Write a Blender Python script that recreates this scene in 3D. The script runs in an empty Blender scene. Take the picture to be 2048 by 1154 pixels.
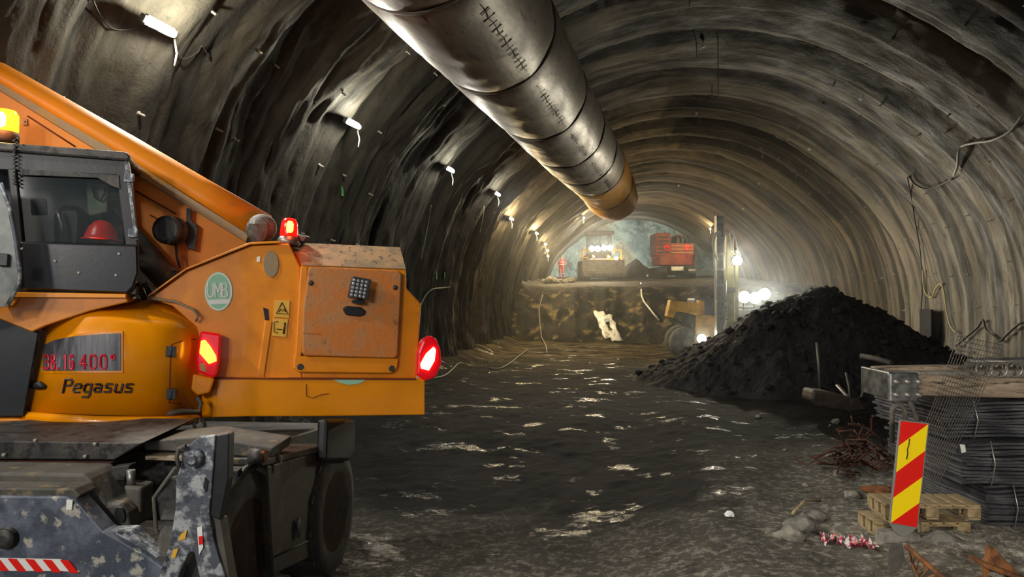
import bpy, math, random
import numpy as np
from mathutils import Vector, Matrix
PI = math.pi
random.seed(7)
SC = bpy.context.scene
COL = SC.collection

# ------------------------------------------------------------------ camera
F = 1500.0; W0, H0 = 2048, 1154
HC = 2.3                                   # eye height
YAW = math.atan(346 / F)                   # the camera looks left of the tunnel axis
PITCH = math.atan(13 / F)
cam = bpy.data.cameras.new('camera'); camo = bpy.data.objects.new('camera', cam)
COL.objects.link(camo); SC.camera = camo
cam.sensor_width = 36; cam.lens = 36 * F / W0; cam.clip_end = 400; cam.clip_start = 0.05
camo.location = (0, 0, HC); camo.rotation_euler = (PI / 2 + PITCH, 0, YAW)
fw = Vector((-math.sin(YAW) * math.cos(PITCH), math.cos(YAW) * math.cos(PITCH), math.sin(PITCH)))
rt = Vector((math.cos(YAW), math.sin(YAW), 0)); up = rt.cross(fw)
CAM = Vector((0, 0, HC))
def ray(px, py): return fw + rt * ((px - W0 / 2) / F) - up * ((py - H0 / 2) / F)
def pd(px, py, d): return CAM + ray(px, py) * d

# ------------------------------------------------------------------ world, daylight from the portal behind, exposure
wd = bpy.data.worlds.new('world'); SC.world = wd; wd.use_nodes = True
bg = wd.node_tree.nodes['Background']; bg.inputs[0].default_value = (0.80, 0.88, 1.0, 1); bg.inputs[1].default_value = 1.0
SC.view_settings.view_transform = 'Standard'; SC.view_settings.look = 'None'
SC.view_settings.exposure = 0.0; SC.view_settings.gamma = 1.0
PORTAL_Y = -11.0
def light(name, typ, loc, power, color=(1, 1, 1), size=0.2, target=None, spot=None, blend=0.5, sizey=None):
    l = bpy.data.lights.new(name, typ); o = bpy.data.objects.new(name, l); COL.objects.link(o)
    l.energy = power; l.color = color; o.location = loc
    if typ == 'AREA':
        l.size = size
        if sizey: l.shape = 'RECTANGLE'; l.size_y = sizey
    elif typ in ('POINT', 'SPOT'): l.shadow_soft_size = size
    if typ == 'SPOT': l.spot_size = spot; l.spot_blend = blend
    if target is not None:
        o.rotation_euler = (Vector(target) - Vector(loc)).to_track_quat('-Z', 'Y').to_euler()
    return o
# unseen key and fill spots added behind the photographer
light('fill_spot_right', 'SPOT', (2.2, -3.5, 3.6), 2300, (1.0, 0.93, 0.82), 0.3, (3.4, 6.6, 0.0), 1.15, 0.95)
light('key_spot_left', 'SPOT', (-2.6, -3.0, 4.2), 760, (1.0, 0.94, 0.86), 0.25, (-3.6, 7, 1.7), 1.0, 0.8)
light('fill_spot_high', 'SPOT', (-3.6, -3.0, 4.8), 620, (1.0, 0.93, 0.82), 0.3, (1.5, 12, 5.0), 2.0, 0.9)

# ------------------------------------------------------------------ numpy noise
def _h(ix, iy, s):
    n = (ix.astype(np.int64) * 374761393 + iy.astype(np.int64) * 668265263 + s * 1442695041) & 0xffffffff
    n = ((n ^ (n >> 13)) * 1274126177) & 0xffffffff
    return ((n ^ (n >> 16)) & 0xffff) / 65535.0
def vn(x, y, s=0):
    x = np.asarray(x, float); y = np.asarray(y, float)
    ix = np.floor(x); iy = np.floor(y); fx = x - ix; fy = y - iy
    fx = fx * fx * (3 - 2 * fx); fy = fy * fy * (3 - 2 * fy)
    a = _h(ix, iy, s); b = _h(ix + 1, iy, s); c = _h(ix, iy + 1, s); d = _h(ix + 1, iy + 1, s)
    return (a + (b - a) * fx) * (1 - fy) + (c + (d - c) * fx) * fy
def fbm(x, y, s=0, o=4):
    t = 0; a = .5
    for k in range(o):
        t = t + a * (vn(x, y, s + k * 17) - .5) * 2; x = x * 2.03 + 3.1; y = y * 2.03 + 1.7; a *= .5
    return t
def ss(a, b, x):
    t = np.clip((np.asarray(x, float) - a) / (b - a), 0, 1); return t * t * (3 - 2 * t)

# ------------------------------------------------------------------ tunnel shape
TR = 7.8; TZ = 1.4; TX = 0.55; CURV = 420.0
def cx(y): return TX - np.maximum(np.asarray(y, float), 0) ** 2 / (2 * CURV)
def disp(y, th):
    """inward displacement of the sprayed concrete; th = 0 right springline, pi/2 crown, pi left"""
    y = np.asarray(y, float); th = np.asarray(th, float); arc = th * TR
    yw = y + .30 * fbm(arc * .22, y * .15, 5, 3) + .10 * fbm(arc * 1.6, y * .8, 55, 4)
    ph = (yw - 18.9) / 3.05; ph = ph - np.floor(ph)
    saw = ss(0, .62, ph) * (1 - ss(.90, 1.0, ph))
    upper = .25 + .75 * ss(.35, .8, np.sin(np.clip(th, 0, PI)))
    lft = ss(1.9, 2.6, th)
    upper = np.maximum(upper, lft * .5)
    ph2 = yw / 1.02; ph2 = ph2 - np.floor(ph2)
    rib = ss(0, .7, ph2) * (1 - ss(.88, 1.0, ph2))
    wr = 1 - np.abs(fbm(yw * 1.9, arc * .42, 21, 3)) * 1.8
    wr2 = 1 - np.abs(fbm(yw * 3.4 + arc * .2, arc * .8, 33, 3)) * 1.8
    amp = .024 + .095 * lft
    return (.52 * saw * upper + .10 * rib * (.30 + .70 * upper) + amp * wr + amp * .55 * wr2
            + .05 * fbm(y * .6, arc * .6, 9, 3) + .012 * fbm(y * 7, arc * 6, 77, 2) - .12)
def tun(y, th, off=0.0):
    r = TR - disp(y, th) - off
    return Vector((float(cx(y) + r * np.cos(th)), float(y), float(TZ + r * np.sin(th))))
def wallpt(px, py, off=0.06):
    """where the view ray of a pixel meets the tunnel lining"""
    r = ray(px, py); d = 1.0
    while d < 90:
        P = CAM + r * d
        dx = P.x - float(cx(P.y)); dz = P.z - TZ; rr = math.hypot(dx, dz); th = math.atan2(dz, dx)
        if rr > TR - .9 - off and rr > TR - float(disp(P.y, th)) - off: return P
        d += .04 if d < 30 else .1
    return P
def inward(P):
    v = Vector((float(cx(P.y)) - P.x, 0, TZ - P.z)); return v.normalized()

# ------------------------------------------------------------------ floor height
def floor_h(x, y):
    x = np.asarray(x, float); y = np.asarray(y, float)
    dip = -.42 * (1 - ss(-2.2, 1.0, x)) * (1 - ss(8.5, 15, y))
    rut = .05 * np.sin((x + .03 * y) * 3.1 + .4 * fbm(x * .3, y * .3, 61, 2)) * ss(-4, -1, x) * (1 - ss(3, 5, x))
    rough = .05 * fbm(x * 1.1, y * .8, 3, 4) + .022 * fbm(x * 5, y * 4, 13, 3)
    rub = ss(1.2, 3.4, x - .12 * (y - 7)) * (1 - ss(22, 30, y))
    rough = rough + rub * (.07 * fbm(x * 2.2, y * 2.2, 31, 4) + .075 * np.abs(fbm(x * 6, y * 6, 41, 4)))
    side = .35 * ss(-6.0, -7.2, x - (cx(y) - TX)) 
    return dip + rut * .6 + rough + side
def fz(x, y): return float(floor_h(x, y))

# ------------------------------------------------------------------ object helpers
ORG = {}
def tag(o, label=None, cat=None, group=None, kind=None):
    if label: o['label'] = label
    if cat: o['category'] = cat
    if group: o['group'] = group
    if kind: o['kind'] = kind
    return o
def thing(name, label, cat, loc, group=None):
    o = bpy.data.objects.new(name, None); COL.objects.link(o); o.location = loc
    o.empty_display_size = .2; ORG[o] = Vector(loc)
    return tag(o, label, cat, group)
class MB:
    def __init__(s): s.v = []; s.f = []; s.sm = []
    def add(s, vs, fs, sm=False):
        n = len(s.v); s.v += [Vector(p) for p in vs]; s.f += [tuple(i + n for i in f) for f in fs]; s.sm += [sm] * len(fs); return s
    def hexa(s, p):   # 8 points: bottom ring 0-3, top ring 4-7
        return s.add(p, [(3, 2, 1, 0), (4, 5, 6, 7), (0, 1, 5, 4), (1, 2, 6, 5), (2, 3, 7, 6), (3, 0, 4, 7)])
    def box(s, c, sz, R=None):
        c = Vector(c); h = Vector(sz) / 2; R = R or Matrix.Identity(3)
        p = [c + R @ Vector((x * h.x, y * h.y, z * h.z)) for z in (-1, 1) for x, y in ((-1, -1), (1, -1), (1, 1), (-1, 1))]
        return s.hexa(p)
    def b2(s, a, b):
        a, b = Vector(a), Vector(b); return s.box((a + b) / 2, [abs(b[i] - a[i]) for i in range(3)])
    def rings(s, rs, cap=True, sm=False, closed=True):
        n = len(rs[0]); vs = [p for r in rs for p in r]; fs = []
        for k in range(len(rs) - 1):
            for i in range(n if closed else n - 1):
                j = (i + 1) % n; fs.append((k * n + i, k * n + j, (k + 1) * n + j, (k + 1) * n + i))
        b = len(s.v); s.add(vs, fs, sm)
        if cap:
            m = (len(rs) - 1) * n
            s.f.append(tuple(b + i for i in reversed(range(n)))); s.f.append(tuple(b + m + i for i in range(n))); s.sm += [False, False]
        return s
    def prism(s, pts, vec):
        vec = Vector(vec); pts = [Vector(p) for p in pts]
        return s.rings([pts, [p + vec for p in pts]])
    def tube(s, pts, r, n=8, sm=True, cap=True):
        pts = [Vector(p) for p in pts]; rs = []; prev = None
        for i, p in enumerate(pts):
            t = (pts[min(i + 1, len(pts) - 1)] - pts[max(i - 1, 0)])
            if t.length < 1e-9: t = Vector((0, 0, 1))
            t.normalize()
            if prev is None:
                a = Vector((0, 0, 1)) if abs(t.z) < .9 else Vector((1, 0, 0)); u = t.cross(a).normalized()
            else: u = (prev - t * prev.dot(t)).normalized()
            prev = u; w = t.cross(u); rr = r[i] if isinstance(r, (list, tuple)) else r
            rs.append([p + u * (rr * math.cos(2 * PI * k / n)) + w * (rr * math.sin(2 * PI * k / n)) for k in range(n)])
        return s.rings(rs, cap, sm)
    def cyl(s, a, b, r, n=16, r2=None): return s.tube([a, b], [r, r if r2 is None else r2], n)
    def lathe(s, o, axis, prof, n=24):      # prof: (radius, distance along axis)
        o = Vector(o); t = Vector(axis).normalized(); a = Vector((0, 0, 1)) if abs(t.z) < .9 else Vector((1, 0, 0))
        u = t.cross(a).normalized(); w = t.cross(u)
        rs = [[o + t * h + u * (max(r, 1e-4) * math.cos(2 * PI * k / n)) + w * (max(r, 1e-4) * math.sin(2 * PI * k / n)) for k in range(n)] for r, h in prof]
        return s.rings(rs, True, True)
    def blob(s, c, r, seed=0, sub=2, jag=.25, R=None):
        import bmesh
        bm = bmesh.new(); bmesh.ops.create_icosphere(bm, subdivisions=sub, radius=1)
        rnd = random.Random(seed); o1, o2, o3 = [rnd.uniform(0, 50) for _ in range(3)]
        c = Vector(c); r = Vector(r) if not isinstance(r, (int, float)) else Vector((r, r, r)); vs = []
        A = np.array([v.co[:] for v in bm.verts]); K = 1 + jag * fbm(A[:, 0] * 1.6 + o1 + A[:, 2], A[:, 1] * 1.6 + o2 - A[:, 2] * .7, seed % 97, 3) * 1.6
        for v, k in zip(bm.verts, K):
            q = Vector((v.co.x * r.x, v.co.y * r.y, v.co.z * r.z)) * float(k)
            if R: q = R @ q
            vs.append(c + q)
        fs = [tuple(v.index for v in f.verts) for f in bm.faces]; bm.free()
        return s.add(vs, fs, False)
    def build(s, name, mat, parent=None, bevel=0, label=None, cat=None, group=None, kind=None, base=None, seg=2, subd=0):
        lo = Vector([min(p[i] for p in s.v) for i in range(3)]); hi = Vector([max(p[i] for p in s.v) for i in range(3)])
        org = Vector(((lo.x + hi.x) / 2, (lo.y + hi.y) / 2, lo.z)) if base is None else Vector(base)
        me = bpy.data.meshes.new(name); me.from_pydata([tuple(p - org) for p in s.v], [], s.f)
        me.polygons.foreach_set('use_smooth', s.sm); me.update()
        import bmesh
        bm = bmesh.new(); bm.from_mesh(me); bmesh.ops.recalc_face_normals(bm, faces=bm.faces); bm.to_mesh(me); bm.free()
        me.materials.append(mat)
        o = bpy.data.objects.new(name, me); COL.objects.link(o); ORG[o] = org
        if parent: o.parent = parent; o.location = org - ORG[parent]
        else: o.location = org
        if bevel:
            m = o.modifiers.new('bevel', 'BEVEL'); m.width = bevel; m.segments = seg; m.limit_method = 'ANGLE'; m.angle_limit = math.radians(35)
        if subd:
            m = o.modifiers.new('subd', 'SUBSURF'); m.levels = subd; m.render_levels = subd
        return tag(o, label, cat, group, kind)
def copy_tree(o, loc=None, parent=None, label=None):
    c = o.copy(); COL.objects.link(c); c.parent = parent
    if loc is not None: c.location = loc
    ORG[c] = Vector(c.location) + (ORG[parent] if parent else Vector())
    if label: c['label'] = label
    for ch in list(o.children): copy_tree(ch, None, c)
    return c
def grid(name, X, mat, kind='structure', uv=None, smooth=True, label=None, cat=None):
    """X: array (m, n, 3)"""
    m, n, _ = X.shape; me = bpy.data.meshes.new(name)
    idx = np.arange(m * n).reshape(m, n)
    fs = np.stack([idx[:-1, :-1], idx[:-1, 1:], idx[1:, 1:], idx[1:, :-1]], -1).reshape(-1, 4)
    me.vertices.add(m * n); me.vertices.foreach_set('co', X.reshape(-1).astype(np.float32))
    me.loops.add(fs.size); me.loops.foreach_set('vertex_index', fs.reshape(-1).astype(np.int32))
    me.polygons.add(len(fs)); me.polygons.foreach_set('loop_start', np.arange(0, fs.size, 4, dtype=np.int32))
    me.polygons.foreach_set('loop_total', np.full(len(fs), 4, np.int32))
    me.update(calc_edges=True); me.validate()
    me.polygons.foreach_set('use_smooth', np.full(len(me.polygons), smooth))
    if uv is not None:
        l = me.uv_layers.new(name='uv'); l.data.foreach_set('uv', uv.reshape(-1, 2)[fs.reshape(-1)].reshape(-1).astype(np.float32))
    me.materials.append(mat)
    o = bpy.data.objects.new(name, me); COL.objects.link(o); ORG[o] = Vector()
    return tag(o, label, cat, None, kind)

# ------------------------------------------------------------------ materials
def hexc(h):
    c = [int(h[i:i + 2], 16) / 255 for i in (0, 2, 4)]
    return tuple(x / 12.92 if x <= .04045 else ((x + .055) / 1.055) ** 2.4 for x in c) + (1,)
def mat(name, base, rough=.6, metal=0, c2=None, s2=4, t2=(.45, .6), c3=None, s3=9, t3=(.55, .65), bump=0, bs=20, vec='Object', stretch=(1, 1, 1), emit=None, es=0, r2=None, spec=.5, trans=0, alpha=1, coat=0):
    m = bpy.data.materials.new(name); m.use_nodes = True; nt = m.node_tree; N = nt.nodes; L = nt.links
    b = N['Principled BSDF']; b.inputs['Roughness'].default_value = rough; b.inputs['Metallic'].default_value = metal
    b.inputs['Base Color'].default_value = base; b.inputs['Specular IOR Level'].default_value = spec
    b.inputs['Transmission Weight'].default_value = trans; b.inputs['Alpha'].default_value = alpha
    b.inputs['Coat Weight'].default_value = coat
    if emit: b.inputs['Emission Color'].default_value = emit; b.inputs['Emission Strength'].default_value = es
    if c2 or bump:
        tc = N.new('ShaderNodeTexCoord'); mp = N.new('ShaderNodeMapping'); mp.inputs['Scale'].default_value = stretch
        L.new(tc.outputs[vec], mp.inputs[0])
    def nz(scale, det=6, rg=.6):
        n = N.new('ShaderNodeTexNoise'); n.inputs['Scale'].default_value = scale; n.inputs['Detail'].default_value = det
        n.inputs['Roughness'].default_value = rg; L.new(mp.outputs[0], n.inputs['Vector']); return n
    def ramp(src, a, bb):
        r = N.new('ShaderNodeMapRange'); r.inputs['From Min'].default_value = a; r.inputs['From Max'].default_value = bb
        r.clamp = True; L.new(src, r.inputs['Value']); return r
    last = None
    if c2:
        r = ramp(nz(s2).outputs['Fac'], *t2); mx = N.new('ShaderNodeMix'); mx.data_type = 'RGBA'
        mx.inputs['A'].default_value = base; mx.inputs['B'].default_value = c2; L.new(r.outputs[0], mx.inputs['Factor']); last = mx.outputs['Result']
        if r2 is not None:
            rr = N.new('ShaderNodeMapRange'); rr.inputs['To Min'].default_value = rough; rr.inputs['To Max'].default_value = r2
            L.new(r.outputs[0], rr.inputs['Value']); L.new(rr.outputs[0], b.inputs['Roughness'])
    if c3:
        r = ramp(nz(s3).outputs['Fac'], *t3); mx = N.new('ShaderNodeMix'); mx.data_type = 'RGBA'
        L.new(last, mx.inputs['A']); mx.inputs['B'].default_value = c3; L.new(r.outputs[0], mx.inputs['Factor']); last = mx.outputs['Result']
    if last: L.new(last, b.inputs['Base Color'])
    if bump:
        bp = N.new('ShaderNodeBump'); bp.inputs['Strength'].default_value = bump; bp.inputs['Distance'].default_value = .05
        L.new(nz(bs, 8, .65).outputs['Fac'], bp.inputs['Height']); L.new(bp.outputs[0], b.inputs['Normal'])
    return m
M = {}
M['orange'] = mat('orange_paint', hexc('DE8400'), .40, 0, hexc('C87604'), 3, (.45, .7), hexc('9A6030'), 7, (.64, .80), .05, 40, coat=.25)
M['orange_clean'] = mat('orange_clean_paint', hexc('E68E00'), .27, 0, hexc('DA8602'), 2, (.4, .7), bump=.02, bs=30, coat=.4)
M['boom_paint'] = mat('boom_orange_paint', hexc('D87E02'), .55, 0, hexc('C47812'), 2.5, (.4, .7), hexc('A07540'), 6, (.62, .76), .05, 30)
M['dusty_orange'] = mat('dusty_orange_steel', hexc('BE8248'), .7, 0, hexc('A07F5C'), 4, (.4, .6), hexc('6A4A30'), 16, (.60, .68), .15, 30)
M['rust_door'] = mat('rusty_orange_door', hexc('BE6E28'), .6, 0, hexc('AC7A4C'), 4.5, (.42, .62), hexc('8A4E22'), 9, (.60, .72), .2, 26)
M['dust'] = mat('dusty_top', hexc('9A7B58'), .85, 0, hexc('7B684E'), 6, (.4, .6), hexc('4A3A2A'), 18, (.58, .66), .2, 40)
M['dusty_ledge'] = mat('dusty_ledge', hexc('8B7A60'), .85, 0, hexc('A8803F'), 5, (.5, .65), bump=.1)
M['black'] = mat('black_paint', hexc('101114'), .45, 0, hexc('1E1F22'), 5, (.4, .7), bump=.05)
M['black_panel'] = mat('black_panel', hexc('090A0D'), .3, 0, hexc('131418'), 4, (.45, .7), bump=.02)
M['dark_steel'] = mat('dark_dusty_steel', hexc('2B2B2C'), .55, .2, hexc('4A453F'), 4, (.4, .65), hexc('191919'), 9, (.5, .6), .12, 30)
M['grey_steel'] = mat('scratched_grey_steel', hexc('4E535C'), .5, .2, hexc('A3A6A8'), 11, (.48, .58), hexc('30343B'), 5, (.54, .62), .25, 40)
M['blade'] = mat('blue_grey_painted_steel', hexc('3E4652'), .5, .1, hexc('626975'), 5, (.47, .62), hexc('A3A094'), 9, (.57, .64), .18, 30)
M['tan_steel'] = mat('muddy_grey_steel', hexc('58544C'), .7, .1, hexc('3C3B38'), 4, (.4, .6), hexc('77694F'), 8, (.56, .68), .15, 30)
M['toolbox'] = mat('muddy_brown_box', hexc('433B32'), .6, .1, hexc('302B27'), 3, (.4, .65), hexc('5D4A35'), 7, (.56, .68), .1, 24)
M['rubber'] = mat('dusty_rubber', hexc('1A1A1A'), .8, 0, hexc('34322F'), 6, (.45, .65), bump=.1)
M['rubber_light'] = mat('muddy_rubber', hexc('3A3834'), .85, 0, hexc('55514A'), 6, (.45, .65), bump=.2)
M['rust'] = mat('rust', hexc('3E2018'), .8, .1, hexc('553222'), 8, (.4, .6), bump=.2)
M['rust_orange'] = mat('orange_rust', hexc('8A5830'), .85, .1, hexc('5A3A24'), 8, (.45, .6), bump=.2)
M['glass'] = mat('cab_glass', hexc('202824'), .08, 0, alpha=.30)
M['dirty_glass'] = mat('dusty_cab_glass', hexc('5A625E'), .35, 0, hexc('8C908A'), 5, (.4, .7), alpha=.72)
M['interior_green'] = mat('pale_green_panel', hexc('7E9580'), .6, 0, hexc('A2B49C'), 5, (.4, .6))
M['red_plastic'] = mat('red_plastic', hexc('D2200F'), .35)
M['white'] = mat('white_sticker', hexc('DDDDD8'), .5)
M['yellow_sticker'] = mat('yellow_sticker', hexc('D9A63A'), .5)
M['logo_green'] = mat('pale_green_sticker', hexc('8FBFA0'), .45)
M['stroke_black'] = mat('black_lettering', hexc('2A0F08'), .5)
M['stroke_red'] = mat('red_lettering', hexc('D01830'), .45)
M['panel_grey'] = mat('grey_streaked_panel', hexc('45454A'), .35, 0, hexc('6F6F74'), 6, (.45, .65), stretch=(4, 4, .35))
M['seam'] = mat('seam_shadow_gap', hexc('6A2A06'), .8)
M['tail_red'] = mat('red_lamp_lens', hexc('C00818'), .15, emit=hexc('D00410'), es=.35, coat=.5)
M['tail_glow'] = mat('lit_tail_lens', hexc('FFC030'), .2, emit=hexc('FFB020'), es=9)
M['tail_glow_white'] = mat('lit_tail_lens_warm', hexc('FFE090'), .2, emit=hexc('FFD070'), es=14)
M['beacon_red'] = mat('red_beacon_lens', hexc('D01008'), .15, emit=hexc('F01008'), es=1.6)
M['beacon_core'] = mat('red_beacon_bulb', hexc('FF9030'), .2, emit=hexc('FF8828'), es=16)
M['beacon_amber'] = mat('amber_beacon_lens', hexc('FFA020'), .15, emit=hexc('FFA418'), es=5)
M['beacon_amber_core'] = mat('amber_beacon_bulb', hexc('FFE0A0'), .15, emit=hexc('FFE0A0'), es=30)
M['led_lens'] = mat('led_lens', hexc('C8C8D2'), .12, .6)
M['metal_galv'] = mat('galvanised_metal', hexc('8A8B88'), .4, .7, hexc('5C5C58'), 9, (.4, .6))
M['lamp_white'] = mat('lit_lamp_white', (1, 1, 1, 1), .3, emit=(1, .98, .93, 1), es=60)
M['lamp_warm'] = mat('lit_lamp_warm', (1, 1, 1, 1), .3, emit=(1, .80, .42, 1), es=60)
M['head_glow'] = mat('lit_headlight', (1, 1, 1, 1), .3, emit=(1, .92, .70, 1), es=220)
M['duct'] = mat('silver_duct_fabric', hexc('8C8378'), .44, .5, hexc('6B635A'), 3, (.4, .65), hexc('4A4239'), 7, (.58, .70), .12, 14, stretch=(1, .35, 1), r2=.55)
M['duct_lamplit'] = mat('lamplit_duct_fabric', hexc('C08A2E'), .5, .1, hexc('A9762A'), 4, (.4, .6), bump=.08, bs=12)  # yellow lamplight painted into the colour of the duct's end sections
M['duct_seam'] = mat('dark_duct_seam', hexc('3A3126'), .6)
M['wood'] = mat('pallet_wood', hexc('A8946E'), .8, 0, hexc('7B6748'), 6, (.4, .6), bump=.15, stretch=(1, 4, 1))
M['weathered_wood'] = mat('weathered_timber', hexc('857460'), .85, 0, hexc('A8967E'), 5, (.4, .6), hexc('352D25'), 9, (.55, .66), .3, 20, stretch=(.35, 2, 3))
M['concrete'] = mat('rough_concrete', hexc('8E897D'), .9, 0, hexc('625E56'), 6, (.4, .6), bump=.4, bs=14)
M['rock'] = mat('grey_rock', hexc('7A776E'), .9, 0, hexc('4A4842'), 5, (.4, .6), bump=.5, bs=10)
M['dark_rock'] = mat('black_muck', hexc('0D0D0E'), .85, 0, hexc('161617'), 4, (.4, .65), hexc('2A2A2B'), 11, (.64, .74), .6, 12, spec=.3)
M['sheet_stack'] = mat('dark_steel_mesh_sheets', hexc('3A3A3D'), .6, .2, hexc('66666A'), 5, (.42, .62), hexc('7A7874'), 12, (.60, .70), .3, 18, stretch=(.5, .5, 3))
M['duct_in'] = mat('brown_duct_lining', hexc('7A4A18'), .6)
M['wire'] = mat('grey_steel_wire', hexc('5E5A54'), .5, .5)
M['bright_wire'] = mat('bright_steel_wire', hexc('A8A49A'), .35, .7)
M['sign_red'] = mat('sign_red_film', hexc('DC1A10'), .35)
M['sign_yellow'] = mat('sign_yellow_film', hexc('F8D808'), .35)
M['sign_back'] = mat('sign_grey_board', hexc('777771'), .6)
M['cable_yellow'] = mat('yellow_cable', hexc('98905C'), .6)
M['cable_dark'] = mat('dark_cable', hexc('2A2420'), .7)
M['cable_grey'] = mat('grey_cable', hexc('7F7D72'), .6)
M['reflector'] = mat('white_reflector', (1, 1, 1, 1), .3, emit=(1, 1, 1, 1), es=0)
M['green_reflector'] = mat('green_reflector', hexc('3FA060'), .3)
M['bolt'] = mat('steel_bolt_head', hexc('8E8A80'), .5, .3)
M['machine_yellow'] = mat('machine_yellow', hexc('B98B2C'), .5, 0, hexc('8D6A25'), 3, (.4, .65), bump=.05)
M['machine_red'] = mat('machine_red', hexc('8E3418'), .55, 0, hexc('5E2212'), 3, (.4, .65))
M['machine_grey'] = mat('machine_grey_blue', hexc('4E5968'), .5, .1, hexc('323A45'), 2, (.4, .65))
M['mast_grey'] = mat('mast_grey_steel', hexc('6B6C66'), .5, .3, hexc('4A4B48'), 3, (.4, .65))
M['mast_olive'] = mat('mast_olive_steel', hexc('7C7A48'), .5, .1, hexc('5C5A38'), 3, (.4, .65))
M['suit'] = mat('red_orange_workwear', hexc('C8281A'), .8)
M['skin'] = mat('skin', hexc('B08060'), .6)
M['tape_mix'] = mat('crumpled_tape_red_white', hexc('D8D4D2'), .5, 0, hexc('B01838'), 14, (.46, .52))
M['plastic_sheet'] = mat('white_plastic_sheet', hexc('E0E4E4'), .35, 0, hexc('9AA0A0'), 5, (.5, .65), bump=.2)

def lining_mat(name, c1, c2, cdark, cpale):
    m = bpy.data.materials.new(name); m.use_nodes = True; nt = m.node_tree; N = nt.nodes; L = nt.links; b = N['Principled BSDF']
    uv = N.new('ShaderNodeUVMap'); uv.uv_map = 'uv'
    def nz(sc, scale, det=6, rg=.6):
        mp = N.new('ShaderNodeMapping'); mp.inputs['Scale'].default_value = sc; L.new(uv.outputs[0], mp.inputs[0])
        n = N.new('ShaderNodeTexNoise'); n.inputs['Scale'].default_value = scale; n.inputs['Detail'].default_value = det; n.inputs['Roughness'].default_value = rg
        L.new(mp.outputs[0], n.inputs[0]); return n.outputs['Fac']
    def rp(src, a, bb):
        r = N.new('ShaderNodeMapRange'); r.inputs['From Min'].default_value = a; r.inputs['From Max'].default_value = bb; L.new(src, r.inputs[0]); return r.outputs[0]
    def mix(a, col, fac):
        x = N.new('ShaderNodeMix'); x.data_type = 'RGBA'
        if isinstance(a, tuple): x.inputs['A'].default_value = a
        else: L.new(a, x.inputs['A'])
        x.inputs['B'].default_value = col; L.new(fac, x.inputs['Factor']); return x.outputs['Result']
    c = mix(c1, c2, rp(nz((1, .35, 1), .55), .38, .64))
    c = mix(c, cpale, rp(nz((1, .10, 1), 1.1), .54, .70))
    c = mix(c, cdark, rp(nz((1, .16, 1), 1.7, 7), .50, .66))
    c = mix(c, cdark, rp(nz((1, .9, 1), 3.2, 8, .7), .60, .70))
    # shade painted into the colour: darker left side, dark fold rings round the crown
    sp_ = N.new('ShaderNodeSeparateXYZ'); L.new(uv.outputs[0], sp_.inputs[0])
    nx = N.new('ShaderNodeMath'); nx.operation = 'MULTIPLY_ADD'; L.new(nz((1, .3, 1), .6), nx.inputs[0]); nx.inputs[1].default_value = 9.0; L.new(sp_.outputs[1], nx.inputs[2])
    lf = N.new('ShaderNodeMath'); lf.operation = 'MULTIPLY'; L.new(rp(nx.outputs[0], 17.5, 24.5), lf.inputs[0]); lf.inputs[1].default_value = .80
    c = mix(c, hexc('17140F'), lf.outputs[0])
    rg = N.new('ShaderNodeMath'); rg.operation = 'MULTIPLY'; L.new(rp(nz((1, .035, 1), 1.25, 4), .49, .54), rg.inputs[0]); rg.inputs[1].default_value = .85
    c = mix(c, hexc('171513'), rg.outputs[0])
    L.new(c, b.inputs['Base Color'])
    rr = N.new('ShaderNodeMapRange'); rr.inputs['From Min'].default_value = .35; rr.inputs['From Max'].default_value = .65
    rr.inputs['To Min'].default_value = .62; rr.inputs['To Max'].default_value = .95; L.new(nz((1, .4, 1), 2.0), rr.inputs[0]); L.new(rr.outputs[0], b.inputs['Roughness'])
    bp = N.new('ShaderNodeBump'); bp.inputs['Strength'].default_value = .7; bp.inputs['Distance'].default_value = .08; L.new(nz((1, .45, 1), 4.5, 9, .68), bp.inputs['Height'])
    bp2 = N.new('ShaderNodeBump'); bp2.inputs['Strength'].default_value = .35; bp2.inputs['Distance'].default_value = .02; L.new(nz((1, 1, 1), 22, 5, .7), bp2.inputs['Height']); L.new(bp.outputs[0], bp2.inputs['Normal'])
    L.new(bp2.outputs[0], b.inputs['Normal']); return m
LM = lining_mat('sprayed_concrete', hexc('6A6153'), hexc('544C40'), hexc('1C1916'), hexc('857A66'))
ys = np.concatenate([np.arange(PORTAL_Y, 3, .12), np.arange(3, 24, .045), np.arange(24, 40, .07), np.arange(40, 68.5, .12)])
def lining(name, a, b, mt):
    th = np.arange(a, b + .005, (b - a) / round((b - a) / .0095))
    Y, T = np.meshgrid(ys, th, indexing='ij'); R = TR - disp(Y, T)
    X = np.stack([cx(Y) + R * np.cos(T), Y, TZ + R * np.sin(T)], -1)
    return grid(name, X, mt, uv=np.stack([Y, T * TR], -1))
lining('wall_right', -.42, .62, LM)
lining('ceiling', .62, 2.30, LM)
lining('wall_left', 2.30, PI + .42, LM)

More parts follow.
